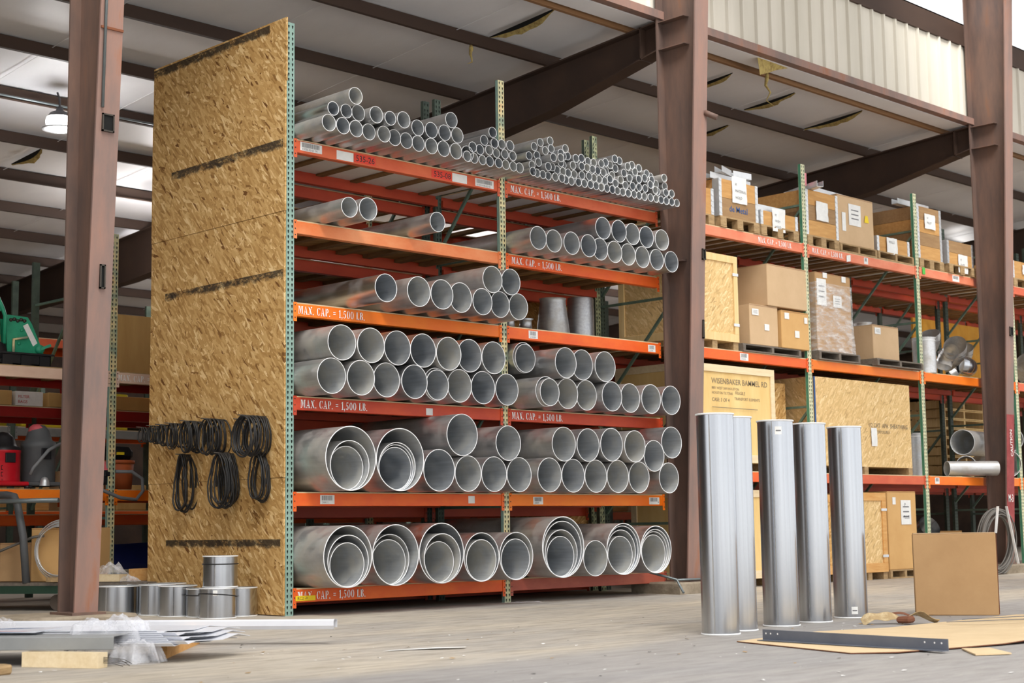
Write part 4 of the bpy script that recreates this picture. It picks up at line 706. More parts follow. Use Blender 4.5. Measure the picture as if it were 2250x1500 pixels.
# ================================================================= upright ducts on the floor
def duct(x, y, h_, r, lab, tagz=None, seama=None, tilt=0):
    t = thing('round_duct', lab, 'duct', (x, y, 0), 'ducts standing upright on the floor', rot=(tilt, 0, 0))
    m_ = MB(); m_.lathe([(r, .008), (r, h_-.008)], seg=64); m_.cur = 1; m_.lathe([(r-.0015, h_-.008), (r-.0015, .008)], seg=64)
    part('duct_body', m_, ['duct', 'galv_in_skylit'], t, fix=False)
    for z in (.0, h_-.012): part('rolled_rim', MB().lathe([(r-.003, z+.001), (r+.006, z), (r+.0085, z+.006), (r+.006, z+.012), (r-.003, z+.011)], seg=64), 'rim', t)
    a = math.radians(seama if seama is not None else 200)
    q = 6; pts = [(math.cos(a+(k-3)*.012)*(r+.0012), math.sin(a+(k-3)*.012)*(r+.0012)) for k in range(q)]
    m_ = MB(); m_.add([(px, py, zz) for zz in (.014, h_-.014) for px, py in pts], [(k, k+1, q+k+1, q+k) for k in range(q-1)]); part('lap_seam', m_, 'galv_dark', t)
    if tagz:
        a = math.radians(228); pts = [(math.cos(a+(k-3)*.075)*(r+.0016), math.sin(a+(k-3)*.075)*(r+.0016)) for k in range(6)]
        m_ = MB(); m_.add([(px, py, zz) for zz in (tagz-.03, tagz+.03) for px, py in pts], [(k, k+1, 7+k, 6+k) for k in range(5)])
        m_.cur = 1; pts = [(math.cos(a+(k-2.5)*.07)*(r+.0022), math.sin(a+(k-2.5)*.07)*(r+.0022)) for k in range(5)]
        m_.add([(px, py, zz) for zz in (tagz-.006, tagz+.004) for px, py in pts], [(k, k+1, 6+k, 5+k) for k in range(4)])
        part('paper_label', m_, ['paper', 'paper_print'], t)
    return t
duct(.26, -4.77, 1.575, .134, 'tall shiny round duct standing at the left front of the five')
duct(.66, -4.63, 1.575, .134, 'tall round duct half hidden behind the leftmost one')
duct(1.26, -4.58, 1.575, .137, 'tall round duct in the middle with a paper label near its top', 1.49, 205)
duct(1.79, -4.52, 1.575, .135, 'tall round duct, second from the right of the standing five')
duct(2.43, -4.44, 1.575, .137, 'rightmost tall round duct, dented and scuffed, small label near the floor', .065, 203)
# short drums left of the panel
def drum(x, y, z, r, h_, lab, band=None, tag=False, tilt=0):
    t = thing('duct_collar', lab, 'duct', (x, y, z), 'short round duct collars beside the board panel', rot=(0, 0, rnd.uniform(-.2, .2)))
    m_ = MB(); m_.lathe([(r, .004), (r, h_-.004)], seg=48); m_.cur = 1; m_.lathe([(r-.0015, h_-.004), (r-.0015, .004)], seg=48); part('collar_body', m_, ['duct', 'galv_in_skylit'], t, fix=False)
    for zz in (0, h_-.01): part('rolled_rim', MB().lathe([(r-.002, zz+.001), (r+.005, zz), (r+.007, zz+.005), (r+.005, zz+.01), (r-.002, zz+.009)], seg=48), 'rim', t)
    if band:
        n = 48; pts = [((r+.006)*math.cos(2*PI*k/n), (r+.006)*math.sin(2*PI*k/n), band+tilt*math.cos(2*PI*k/n-3.6)) for k in range(n)]; part('clamp_band', MB().tube(pts, .0055, 6, closed=True), 'black_plastic', t)
    a = math.radians(215); part('lap_seam', MB().obox(((r+.001)*math.cos(a), (r+.001)*math.sin(a), .012), ((r+.001)*math.cos(a), (r+.001)*math.sin(a), h_-.012), .006, .003), 'galv_dark', t)
    if tag:
        a = math.radians(238); q = [((r+.0015)*math.cos(a+(k-2)*.06), (r+.0015)*math.sin(a+(k-2)*.06)) for k in range(5)]
        part('paper_label', MB().add([(px, py, zz) for zz in (h_-.07, h_-.02) for px, py in q], [(k, k+1, 6+k, 5+k) for k in range(4)]), 'paper', t)
drum(-.56, .32, 0, .165, .275, 'short banded collar at the front carrying another collar', .205, True, .02)
drum(-.54, .31, .277, .155, .285, 'collar stacked on top of the front collar beside the panel', .21)
drum(-.50, .62, 0, .165, .262, 'labelled collar left of the stacked pair', .2, True)
drum(-.24, .42, 0, .15, .265, 'collar squeezed between the stacked pair and the board panel')
drum(-.57, .96, 0, .175, .285, 'broad dull collar, second left from the stacked pair')
drum(-.56, 1.33, 0, .17, .29, 'shiny collar behind the broad dull one')
drum(-.27, 1.62, 0, .18, .285, 'collar at the back row against the board panel')
drum(-.27, 2.02, 0, .17, .27, 'rearmost collar against the board panel')
drum(-.72, 1.76, 0, .2, .275, 'large open collar just right of the left column')
# rubber rings on pegs of the panel
pegs = [(.27, 1.845, .185, .105, 14, 'o-rings on the rightmost upper peg'), (.60, 1.835, .155, .075, 3, 'o-rings on the thin upper peg'), (.95, 1.855, .165, .08, 11, 'o-rings on the third upper peg from the right'), (1.32, 1.855, .145, .07, 11, 'o-rings on the fourth upper peg from the right'), (1.62, 1.85, .12, .06, 10, 'o-rings on the fifth upper peg'), (1.84, 1.85, .10, .05, 8, 'o-rings on the sixth upper peg'), (2.04, 1.85, .085, .042, 7, 'o-rings on the seventh upper peg'), (2.23, 1.845, .07, .036, 7, 'o-rings on the peg nearest the panel edge'),
        (1.54, 1.54, .27, .11, 8, 'o-rings hanging lowest at the left'), (.80, 1.52, .25, .12, 13, 'o-rings hanging in the lower middle'), (.29, 1.50, .22, .10, 6, 'o-rings hanging at the lower right')]
for (yc, zc, hv, hw, n_, gname) in pegs:
    low = zc < 1.7; depth = .035+n_*.013*(.8 if low else 1.25)
    t = thing('steel_peg', 'steel peg carrying the '+gname.replace('o-rings', 'rings'), 'peg', (-.066, yc, zc)); part('rod', MB().tube([(-.062, yc, zc), (-.075-depth-.05, yc, zc+.005)], .005, 6), 'nail', t)
    proto = None
    for k in range(n_):
        ks = 1+rnd.uniform(-.06, .06); xo = -.078-depth*(k+.5)/n_
        n = 28; pts = []
        for q in range(n):
            a = 2*PI*q/n; wv = (1-.18*math.cos(a)) if low else 1
            pts.append((.006*math.sin(a*2), hw*ks*wv*math.sin(a)*(1.25 if not low else 1), hv*math.cos(a)-hv))
        if proto is None or k % 4 == 0: me = wobble(MB().tube(pts, .0085 if hv > .12 else .006, 6, closed=True), .012 if low else .006, 9, k).mesh('ring', 'rubber')
        o = link(bpy.data.objects.new('rubber_ring', me)); proto = o
        o.location = (xo, yc+rnd.uniform(-.012, .012), zc-.001); o.rotation_euler = (rnd.uniform(-.10, .10), rnd.uniform(-.05, .05), rnd.uniform(-.22, .22)); o.scale = (1, ks, ks)
        o['label'] = 'black rubber ring among the '+gname; o['category'] = 'ring'; o['group'] = gname
# ================================================================= boxes, crates, pallets
def pallet(x0, x1, y0, y1, z0, lab, mat='pallet_wood', h_=.12, grp='wooden pallets on the shelves'):
    t = thing('pallet', lab, 'pallet', ((x0+x1)/2, (y0+y1)/2, z0), grp)
    n = 6; m_ = MB(); wd = (y1-y0)/n
    for k in range(n): m_.box(x0, x1, y0+k*wd+.008, y0+(k+1)*wd-.008, z0+h_-.018, z0+h_)
    part('top_boards', m_, mat, t)
    for xx in (x0, (x0+x1)/2-.025, x1-.05): part('stringer', MB().box(xx, xx+.05, y0, y1, z0+.018, z0+h_-.018), mat, t)
    m_ = MB()
    for k in (0, 2, 4): q = y0+(y1-y0-.09)*k/4; m_.box(x0, x1, q, q+.09, z0, z0+.018)
    part('bottom_boards', m_, mat, t); return t
def block_pallet(x0, x1, y0, y1, z0, lab, mat='pallet_wood', h_=.14):
    t = thing('pallet', lab, 'pallet', ((x0+x1)/2, (y0+y1)/2, z0), 'wooden pallets on the shelves')
    m_ = MB(); n = 6; wd = (y1-y0)/n
    for k in range(n): m_.box(x0, x1, y0+k*wd+.006, y0+(k+1)*wd-.006, z0+h_-.02, z0+h_)
    part('top_boards', m_, mat, t)
    for xx in (x0, (x0+x1)/2-.06, x1-.12):
        for yy in (y0, (y0+y1)/2-.05, y1-.1): part('block', MB().bbox((xx, xx+.12, yy, yy+.1, z0+.016, z0+h_-.02), .005), mat, t)
        part('bottom_board', MB().box(xx, xx+.12, y0, y1, z0, z0+.016), mat, t)
    return t
def pap(t, x, y, z, w_, h_, txt=None, size=.05, wavy=True):
    m_ = MB(); n = 5; vs = []
    for j in range(n+1):
        for i in range(n+1): vs.append((x+w_*i/n+.008*noise.noise(Vector((i, j*2, x*9))), y-.006-(.008*(noise.noise(Vector((i*1.7, j*1.3, x*5)))+.5) if wavy else 0), z+h_*j/n+.006*noise.noise(Vector((j, i, x)))))
    m_.add(vs, [(j*(n+1)+i, j*(n+1)+i+1, (j+1)*(n+1)+i+1, (j+1)*(n+1)+i) for j in range(n) for i in range(n)], True)
    if txt:
        m_.cur = 1
        for k, s_ in enumerate(txt.split('|')): lettering(m_, s_, size, lambda u, v_: (x+w_*.18+u, y-.018, z+h_*.66-k*size*1.7+v_))
    part('paper_notice', m_, ['paper', 'paper_print'], t, fix=False)
def collar_crate(x0, x1, y0, y1, z0, z1, lab, boards=1, mats=('crate_orange', 'crate_brown'), note=None, grp='wooden collar crates on the top shelf'):
    t = thing('wooden_crate', lab, 'crate', ((x0+x1)/2, (y0+y1)/2, z0), grp); bh = (z1-z0)/boards
    for k in range(boards):
        m_ = MB(); a, b_ = z0+k*bh+.002, z0+(k+1)*bh-.002
        m_.box(x0, x1, y0, y0+.02, a, b_); m_.box(x0, x1, y1-.02, y1, a, b_); m_.box(x0, x0+.02, y0+.02, y1-.02, a, b_); m_.box(x1-.02, x1, y0+.02, y1-.02, a, b_)
        part('board_collar', m_, mats[k % 2] if boards > 1 else mats[0], t)
    part('lid', MB().box(x0+.005, x1-.005, y0+.01, y1-.01, z1-.02, z1-.004), mats[0], t)
    for cx, cy, sx, sy in ((x0, y0, 1, 1), (x1, y0, -1, 1)):
        m_ = MB(); e_ = .05
        m_.box(min(cx, cx+sx*e_), max(cx, cx+sx*e_), cy-.006, cy, z0, z1); m_.box(min(cx, cx-sx*.006), max(cx, cx-sx*.006), cy-.006, cy+e_*2, z0, z1)
        k = z0+.03
        while k < z1: m_.box(min(cx+sx*.0, cx+sx*e_*.9), max(cx, cx+sx*e_*.9), cy-.012, cy-.006, k, k+.02); k += .07
        part('corner_hinge', m_, 'zinc', t)
    if note: pap(t, *note)
    return t
def bars(items, lab0):
    for k, (x, y, z, l, lab, rz) in enumerate(items):
        m_ = MB(); m_.box(-l/2, l/2, -.05, .05, 0, .004); m_.box(-l/2, l/2, -.05, -.046, 0, .08); m_.box(-l/2, l/2, .046, .05, 0, .08)
        solo('metal_channel', m_, 'zinc', lab, 'metal', (x, y, z), lab0, rot=(0, 0, rz))
T0 = 4.473
block_pallet(5.75, 6.56, .03, 1.1, T0, 'pallet under the small crate beside the middle column')
collar_crate(5.75, 6.55, .04, 1.1, T0+.14, T0+.47, 'low orange crate half hidden by the middle column', note=(5.75, .03, T0+.18, .45, .28))
block_pallet(6.62, 7.43, -.02, 1.1, T0, 'rough pallet under the crate with torn printed board')
t = collar_crate(6.62, 7.42, .0, 1.1, T0+.14, T0+.62, 'crate with a printed brown lower board and notice, right of the column', 2, ('crate_brown', 'crate_orange'), (6.88, -.004, T0+.34, .3, .34, 'X|MATERIAL|HOLD', .05))
part('printed_word', lettering(MB(), 'de Metal', .11, lambda u, v_: (6.82+u, -.004, T0+.22+v_)), 'blue_tape', t, fix=False)
bars([(7.0, .15, T0+.625, .9, 'long zinc channel lying along the crate nearest the column', .05), (6.85, .10, T0+.71, .35, 'short zinc channel on the crate nearest the column', .3), (7.22, .12, T0+.71, .34, 'zinc box section on the crate nearest the column', -.1)], 'zinc channels on the crates')
block_pallet(7.47, 8.3, -.02, 1.1, T0, 'pallet under the low crate left of the green post')
collar_crate(7.48, 8.29, .0, 1.1, T0+.14, T0+.33, 'low crate with a crumpled notice left of the green post', note=(7.72, -.004, T0+.08, .28, .3, 'M|WISH|HOLD', .045))
bars([(7.8, .1, T0+.335, .6, 'zinc channel on the low crate left of the green post', 0), (7.85, .23, T0+.335, .6, 'rear zinc channel on the low crate left of the post', .02)], 'zinc channels on the crates')
block_pallet(8.53, 9.28, .0, 1.12, T0, 'pallet under the tall three-board crate')
collar_crate(8.53, 9.28, .02, 1.15, T0+.14, T0+.76, 'tall crate of three boards with a wrinkled notice right of the green post', 3, ('crate_orange', 'crate_brown'), (8.75, .012, T0+.36, .28, .26))
bars([(8.75, .2, T0+.765, .8, 'zinc channel sticking up at the left on the three-board crate', 1.2), (9.0, .15, T0+.765, .6, 'zinc channel lying across the three-board crate', .1), (9.1, .3, T0+.80, .35, 'short zinc box piece on the three-board crate', .7)], 'zinc channels on the crates')
pallet(9.3, 10.22, .0, 1.1, T0, 'pallet under the large brown cardboard box')
def carton(x0, x1, y0, y1, z0, z1, lab, mat='card', notes=(), rz=0, grp=None, flap=True, tape=False):
    cx, cy = (x0+x1)/2, (y0+y1)/2
    t = thing('cardboard_box', lab, 'box', (cx, cy, z0), grp, rot=(0, 0, rz)); a, b_, h_ = (x1-x0)/2, (y1-y0)/2, z1-z0
    m_ = MB().bbox((-a, a, -b_, b_, 0, h_), .008); 
    if flap: m_.box(-a+.002, a-.002, -b_+.002, -.002, h_-.001, h_+.004); m_.box(-a+.002, a-.002, .002, b_-.002, h_-.001, h_+.004)
    part('carton_body', wobble(m_, .004, 3, x0), mat, t)
    if tape: part('packing_tape', MB().box(-a, a, -.03, .03, h_+.006, h_+.008), 'card_light', t)
    part('fold_seam', MB().box(-a+.003, a-.003, -b_-.0015, -b_+.001, h_-.012, h_-.009), 'card_edge', t)
    for (fx, fz, w_, h2) in notes:
        m_ = MB().box(-a+fx, -a+fx+w_, -b_-.007, -b_-.005, fz, fz+h2); m_.cur = 1
        if w_ > .1:
            for k in range(3): m_.box(-a+fx+w_*.2, -a+fx+w_*.8, -b_-.0085, -b_-.0075, fz+h2*(.3+.2*k), fz+h2*(.35+.2*k))
        part('paper_label', m_, ['paper', 'paper_print'], t)
    return t
t = carton(9.3, 10.2, .03, 1.05, T0+.12, T0+.80, 'big brown box with crumpled notice on the top shelf', 'card_light', [(.27, .28, .3, .3), (.1, .18, .09, .26)])
part('yellow_sticker', MB().poly([(.2, -.52, .36), (.32, -.52, .36), (.29, -.52, .46), (.23, -.52, .46)]), 'yellow_tag', t, fix=False)
bars([(9.75, .3, T0+.81, .7, 'white box section lying on the big brown box', .05)], 'zinc channels on the crates')
pallet(10.25, 11.2, .0, 1.1, T0, 'pallet under the small crate at the third post')
collar_crate(10.27, 11.12, .03, .6, T0+.12, T0+.34, 'small crate with curled notice left of the third post', note=(10.5, .02, T0+.1, .28, .24, 'ROLLS', .05))
collar_crate(10.3, 11.15, .65, 1.15, T0+.12, T0+.85, 'tall dark crate standing behind the small crate', 4, ('crate_brown', 'crate_orange'))
block_pallet(11.36, 12.05, .0, 1.1, T0, 'pallet under the tallest crate right of the third post')
collar_crate(11.36, 12.03, .02, 1.15, T0+.14, T0+.92, 'tallest crate with white notice right of the third post', 4, ('crate_orange', 'crate_brown'), (11.55, .012, T0+.60, .3, .22, 'W|PALLET', .04))
bars([(11.5, .2, T0+.925, .9, 'zinc channel along the tallest crate', .02)], 'zinc channels on the crates')
block_pallet(12.15, 12.93, -.03, 1.1, T0, 'pallet under the printed crate beside the right column')
t = collar_crate(12.15, 12.92, .0, 1.1, T0+.14, T0+.50, 'printed crate with a hanging notice beside the right column', 2, ('crate_orange', 'crate_brown'), (12.45, -.004, T0+.03, .28, .28, 'M|PLATE', .045))
block_pallet(14.2, 15.2, .0, 1.1, T0, 'pallet right of the right column on the top shelf')
collar_crate(14.2, 15.15, .02, 1.1, T0+.14, T0+.42, 'crate at the right picture edge on the top shelf', note=(14.5, .01, T0+.22, .2, .15))
# middle shelf
M0 = 2.933
def strand_crate(x0, x1, y0, y1, z0, z1, lab, mat='osb_light', frame_='pine', fw_=.09, clips=True, writing=None, skid=.1, plain=False):
    t = thing('wooden_crate', lab, 'crate', ((x0+x1)/2, (y0+y1)/2, z0), 'large shipping crates on the right rack'); s_ = skid
    part('crate_body', MB().box(x0, x1, y0, y1, z0+s_, z1), mat, t)
    if not plain:
        for (a, b_, c_, d_) in ((x0, x1, z1-fw_, z1), (x0, x1, z0+s_, z0+s_+fw_*1.1), (x0, x0+fw_*.9, z0+s_+fw_*1.1, z1-fw_), (x1-fw_*.9, x1, z0+s_+fw_*1.1, z1-fw_)):
            part('batten', MB().bbox((a, b_, y0-.02, y0, c_, d_), .002), frame_, t)
            part('batten', MB().bbox((x0-.02, x0, y0 if a == x0 and b_ == x1 else (y0 if a == x0 else y1-fw_), (y1 if b_-a > .3 else (y0+fw_ if a == x0 else y1)), c_, d_), .002), frame_, t)
    for xx in (x0, (x0+x1)/2-.05, x1-.1): part('skid', MB().box(xx, xx+.1, y0, y1, z0, z0+s_), 'pallet_wood', t)
    if clips:
        for zz in (z0+s_+.2, z1-.25): part('steel_clip', MB().box(x1-fw_*1.2, x1+.004, y0-.027, y0-.02, zz, zz+.035), 'zinc', t)
    if writing:
        for (txt, sz, wx, wz, mt) in writing: part('printed_words', lettering(MB(), txt, sz, lambda u, v_: (wx+u, y0-.004, wz+v_)), mt, t, fix=False)
    return t
strand_crate(6.0, 6.95, .02, 1.15, M0, 4.12, 'tall strand board crate with pine frame beside the middle column')
pallet(7.0, 8.25, -.02, .95, M0, 'dark pallet under three cartons on the middle shelf', 'pallet_grey', .1)
carton(7.18, 7.78, -.0, .55, M0+.1, 3.55, 'sagging brown box at the left on the dark pallet', 'card_light', [(.04, .38, .14, .08), (.3, .2, .1, .08)])
carton(7.82, 8.43, -.03, .5, M0+.1, 3.52, 'tan box beside the green post on the dark pallet', 'card_tan', [(.06, .38, .1, .08), (.28, .15, .1, .09), (.5, .35, .07, .08)])
carton(7.55, 8.42, -.02, 1.05, 3.56, 4.10, 'large plain box set across the two boxes on the dark pallet', 'card_light')
pallet(8.62, 9.6, -.05, .95, M0, 'pallet under the shrink-wrapped box', 'pallet_grey', .12)
t = carton(8.66, 9.5, .0, .85, M0+.12, 4.12, 'tall box wrapped in clear film, open flap on top', 'card', [(.02, .62, .22, .36), (.4, .62, .2, .16), (.17, 1.0, .1, .07), (.62, .98, .1, .08)], flap=False)
part('raised_flap', MB().add([(-.42, .42, 1.05), (.42, .42, 1.05), (.45, .2, 1.2), (-.2, .25, 1.22), (-.42, .3, 1.12)], [(0, 1, 2, 3, 4)]), 'card_edge', t, fix=False)
m_ = MB(); n = 24; vs = []
for j in range(13):
    for i in range(n+1):
        f_ = i/n*4; sd = int(min(f_, 3.999)); u = f_-sd; a, b_ = .43, .43; flare = .05+.12*max(0, 1-j/4)
        P4 = [(-a, -b_), (a, -b_), (a, b_), (-a, b_), (-a, -b_)]; x = P4[sd][0]+(P4[sd+1][0]-P4[sd][0])*u; y = P4[sd][1]+(P4[sd+1][1]-P4[sd][1])*u
        k = 1+flare*.35+.02*noise.noise(Vector((x*6, y*6, j*.8))); vs.append((x*k, y*k, -.02+.95*j/12))
m_.add(vs, [(j*(n+1)+i, j*(n+1)+i+1, (j+1)*(n+1)+i+1, (j+1)*(n+1)+i) for j in range(12) for i in range(n)], False); part('stretch_film', m_, 'shrink', t, fix=False)
pallet(9.95, 11.15, -.1, .95, M0, 'pallet under the slumped box near the third post', 'pallet_grey', .1)
carton(10.05, 10.72, .02, .95, M0+.1, 3.52, 'slumped brown box with one label left of the third post', 'card_light', [(.04, .36, .15, .09)])
def can(x, y, z, r, h_, lab, grp, mat='galv'):
    t = thing('metal_collar', lab, 'duct', (x, y, z), grp); m_ = MB().lathe([(r, 0), (r, h_)], (x, y, z), seg=28); m_.cur = 1; m_.lathe([(r-.003, h_), (r-.003, .0)], (x, y, z), seg=28)
    part('collar_body', m_, [mat, 'galv_in_skylit'], t, fix=False); part('top_bead', MB().lathe([(r, h_-.05), (r+.008, h_-.045), (r, h_-.04)], (x, y, z), seg=28), 'rim', t); part('rim', MB().lathe([(r-.004, h_), (r+.006, h_-.003), (r+.006, h_+.004), (r-.004, h_+.004)], (x, y, z), seg=28), 'rim', t); return t
can(11.12, .45, M0, .15, .62, 'standing collar left of the third post on the middle shelf', 'collars on the middle shelf'); can(10.95, .75, M0, .13, .75, 'narrow collar at the back of the middle shelf', 'collars on the middle shelf'); can(11.62, .15, M0, .17, .52, 'dull collar right of the third post on the middle shelf', 'collars on the middle shelf')
can(10.5, 1.6, 3.9-.97, .22, .75, 'pale bucket-like collar peeking over the slumped box', 'collars on the middle shelf')
def elbow(x, y, z, r, lab, grp, a0=0, rot=(0, 0, 0), seg=5, mat='galv', bend=90, R=None):
    R = R or r*1.6; t = thing('pipe_elbow', lab, 'elbow', (x, y, z), grp, rot=rot)
    for k in range(seg):
        a, b_ = math.radians(bend*k/seg), math.radians(bend*(k+1)/seg); m_ = MB(); vs = []
        for ang, rr in ((a, r), ((a+b_)/2, r*1.015), (b_, r*1.03)):
            for q in range(24): p_ = 2*PI*q/24; d = R+rr*math.cos(p_); vs.append((d*math.cos(ang)-R, rr*math.sin(p_), d*math.sin(ang)))
        for j in range(2): m_.add([], [])
        m_.add(vs, [(j*24+q, j*24+(q+1) % 24, (j+1)*24+(q+1) % 24, (j+1)*24+q) for j in range(2) for q in range(24)], True); part('gore_section', m_, mat, t, fix=False)
    return t
eg = 'elbows on the middle shelf'
elbow(12.45, .35, M0+.24, .17, 'large dull elbow heaped right of the third post', eg, rot=(1.2, .5, .3)); elbow(12.15, .15, M0+.13, .12, 'small elbow at the left front of the elbow heap', eg, rot=(.3, .2, 1)); elbow(12.75, .1, M0+.14, .13, 'bright elbow lying open at the front of the heap', eg, rot=(1.5, .1, -.6), mat='duct'); elbow(12.95, .45, M0+.2, .15, 'dark elbow at the right of the heap by the column', eg, rot=(.8, .9, .5)); elbow(12.6, .85, M0+.42, .16, 'elbow at the top of the heap', eg, rot=(1.0, 1.0, .2)); elbow(14.5, .2, M0+.16, .15, 'elbow right of the right column', eg, rot=(1.1, .2, .2))
solo('leaning_board', MB().box(15.1, 18.2, 2.38, 2.42, 2.873, 4.3), 'yellow_board', 'yellow board standing at the back of the middle shelf by the right column', 'board', (16.5, 2.4, 2.873))
# lower shelf
L0 = 1.433
t = strand_crate(5.9, 7.66, .02, 1.15, L0, 2.73, 'pale plywood crate stencilled with a road name', 'ply', 'fresh_wood', writing=[('WISENBAKER BAMMEL RD', .098, 6.38, 2.50, 'ink_fade'), ('8801 WEST SAM HOUSTON', .045, 6.38, 2.43, 'ink_fade'), ('HOUSTON TX 77040', .045, 6.38, 2.37, 'ink_fade'), ('CASE: 3 OF 4', .062, 6.38, 2.28, 'ink_fade'), ('FRAGILE', .055, 6.85, 2.38, 'ink_fade'), ('TRANSPORT ELEMENTS', .05, 6.83, 2.31, 'ink_fade')], clips=False)
part('panel_frame', MB().box(6.36, 7.28, -.003, .0, 2.20, 2.208), 'ink_fade', t)
t = strand_crate(8.58, 10.95, .03, 1.2, L0, 2.71, 'very large strand board crate on the lower shelf right of the green post', 'osb_light', plain=True, clips=False, writing=[('1/2 CAT  APA  SHEATHING', .085, 9.85, 2.08, 'ink_fade'), ('24/16  EXPOSURE 1', .06, 9.9, 2.0, 'ink_fade')])
part('blue_strap', MB().box(8.57, 8.6, .022, .03, L0+.1, 2.71), 'blue_tape', t); pap(t, 9.9, .025, 1.82, .14, .25)
strand_crate(7.72, 8.38, .35, 1.18, L0, 2.62, 'dark strand board crate behind the green post', 'osb', plain=True, clips=False)
can(11.5, .35, L0, .2, .62, 'dull standing collar on the lower shelf right of the third post', 'collars on the lower shelf', 'galv_dark'); can(11.15, .6, L0, .15, .45, 'small standing collar behind the third post', 'collars on the lower shelf', 'galv_dark'); can(11.95, .55, L0, .13, .55, 'narrow collar at the right of the lower shelf', 'collars on the lower shelf')
for (x, y, z, r, a, l, lab) in ((12.6, .25, L0+.52, .19, .15, 1.3, 'large dull pipe lying on top in the lower shelf heap'), (12.5, .15, L0+.16, .15, .5, .9, 'pipe lying below the large dull pipe'), (12.2, .3, L0+.12, .11, -.6, .8, 'slanted pale pipe in the lower shelf heap'), (13.9, .2, L0+.22, .21, .9, 1.0, 'open dark pipe right of the right column'), (14.3, .35, L0+.62, .2, .8, 1.0, 'upper open pipe right of the right column')):
    o = link(bpy.data.objects.new('metal_pipe', pipe_mesh(r, l, 40))); o.location = (x, y-.1, z); o.rotation_euler = (0, 0, -PI/2+a); o['label'] = lab; o['category'] = 'pipe'; o['group'] = 'pipes heaped on the lower right shelf'
# stacked pallets seen through the rack
for k in range(9): pallet(14.32, 15.65, 1.42, 2.4, 1.373+k*.155, ORD[k].replace('leftmost', 'lowest')+' yellow pallet of the stack behind the right rack' if k < 1 else 'yellow pallet '+ORD[k]+' from the bottom of the stack behind the right rack', 'pine', .15, 'yellow pallets stacked behind the right rack')
# floor level
strand_crate(9.3, 10.17, .02, 1.1, 0, 1.18, 'strand board crate with steel clips on the floor behind the ducts', 'osb_light', 'orange_wood', .11)
pallet(10.22, 11.0, .0, 1.0, 0, 'pallet on the floor under the tall tan box', 'pallet_wood', .12)
t = carton(10.24, 10.98, .02, 1.0, .12, 1.20, 'tall tan box with a white notice on the floor by the third post', 'card_tan', [(.33, .62, .26, .34), (.12, .9, .08, .1)])
m_ = lettering(MB(), 'P', .07, lambda u, v_: (.05+u, -.4985, .87+v_)); lettering(m_, 'PLUS', .07, lambda u, v_: (.02+u, -.4985, .70+v_)); part('notice_lettering', m_, 'paper_print', t, fix=False)
strand_crate(7.9, 9.2, .05, 1.1, 0, 1.15, 'strand board crate seen between the standing ducts', 'osb', 'orange_wood', .1)
strand_crate(6.15, 7.75, .1, 1.15, 0, 1.2, 'pale plywood crate on the floor right of the middle column', 'ply', 'fresh_wood', .09)
elbow(11.75, .45, .35, .17, 'shiny elbow on the floor right of the third post', 'elbows low on the right', rot=(.4, .5, 1.2), mat='duct')
solo('steel_drum', MB().lathe([(.001, 0), (.3, 0), (.3, .6), (.001, .6)], (12.4, 1.0, .1), seg=28), 'vac_grey', 'dark round drum low behind the cardboard box', 'drum', (12.4, 1.0, .1))
carton(12.9, 13.8, .9, 1.5, .1, .62, 'pale box low behind the coil of cable', 'card_tan')
# crates seen through the second bay of the pipe rack
for z, h_ in ((2.82, .98), (1.93, .75), (.15, .9)): pass
solo('conical_duct', MB().lathe([(.2, 0), (.2, .02), (.15, .42), (.15, .46), (.16, .47)], (4.15, .55, 2.918), seg=32), 'galv_dark', 'dark conical duct fitting alone on the third shelf', 'duct', (4.15, .55, 2.918), fix=True)
solo('conical_duct', MB().lathe([(.16, 0), (.155, .5), (.15, .52)], (4.62, .55, 2.918), seg=28), 'galv_dark', 'dark straight fitting right of the conical one on the third shelf', 'duct', (4.62, .55, 2.918))
for k, (x, r) in enumerate(((3.25, .1), (3.5, .13))):
    solo('flanged_fitting', MB().lathe([(.001, 0), (r, 0), (r, .03), (r*.55, .05), (r*.5, .14), (r*.7, .16), (.001, .17)], (x, .35, 2.918), seg=24), 'galv_dark', ('small', 'larger')[k]+' black flanged fitting at the left of the third shelf bay', 'fitting', (x, .35, 2.918))
solo('shipping_crate', MB().box(5.1, 5.5, 1.32, 2.25, 2.83, 3.58), 'osb', 'strand board crate seen through the third shelf beside the column', 'crate', (5.3, 1.75, 2.83))
solo('shipping_crate', MB().box(4.9, 5.5, 1.3, 2.25, 1.95, 2.66), 'osb', 'strand board crate seen above the fourth shelf pipes by the column', 'crate', (5.2, 1.75, 1.95))
solo('shipping_crate', MB().box(4.9, 5.5, 1.3, 2.25, .17, .95), 'osb', 'strand board crate seen behind the lowest pipes by the column', 'crate', (5.2, 1.75, .17))
solo('shipping_crate', MB().box(.2, 1.0, 1.35, 2.2, 3.607, 3.9), 'osb', 'wooden box behind the pipes on the second shelf', 'crate', (.6, 1.75, 3.607))
t = thing('reel_cover', 'round black and silver lid behind the single pipe on the second shelf', 'cover', (2.35, .6, 3.71)); part('lid_disc', MB().lathe([(.001, .05), (.2, .05), (.22, .02), (.2, 0), (.001, 0)], (2.35, .6, 3.71), seg=28), 'galv', t); part('rubber_edge', MB().lathe([(.22, .01), (.235, .02), (.22, .045)], (2.35, .6, 3.71), seg=28), 'black_plastic', t)
t = thing('round_vessel', 'large round metal vessel with domed top rising behind the thin pipes near the column', 'vessel', (6.98, 1.85, 4.433))
part('vessel_wall', MB().lathe([(.001, 0), (.30, 0), (.31, .9), (.32, .92), (.32, .96)], (6.98, 1.85, 4.433), seg=36), 'galv', t); part('domed_lid', MB().lathe([(.325, .955), (.31, .985), (.22, 1.04), (.10, 1.07), (.001, 1.075)], (6.98, 1.85, 4.433), seg=36), 'galv', t)
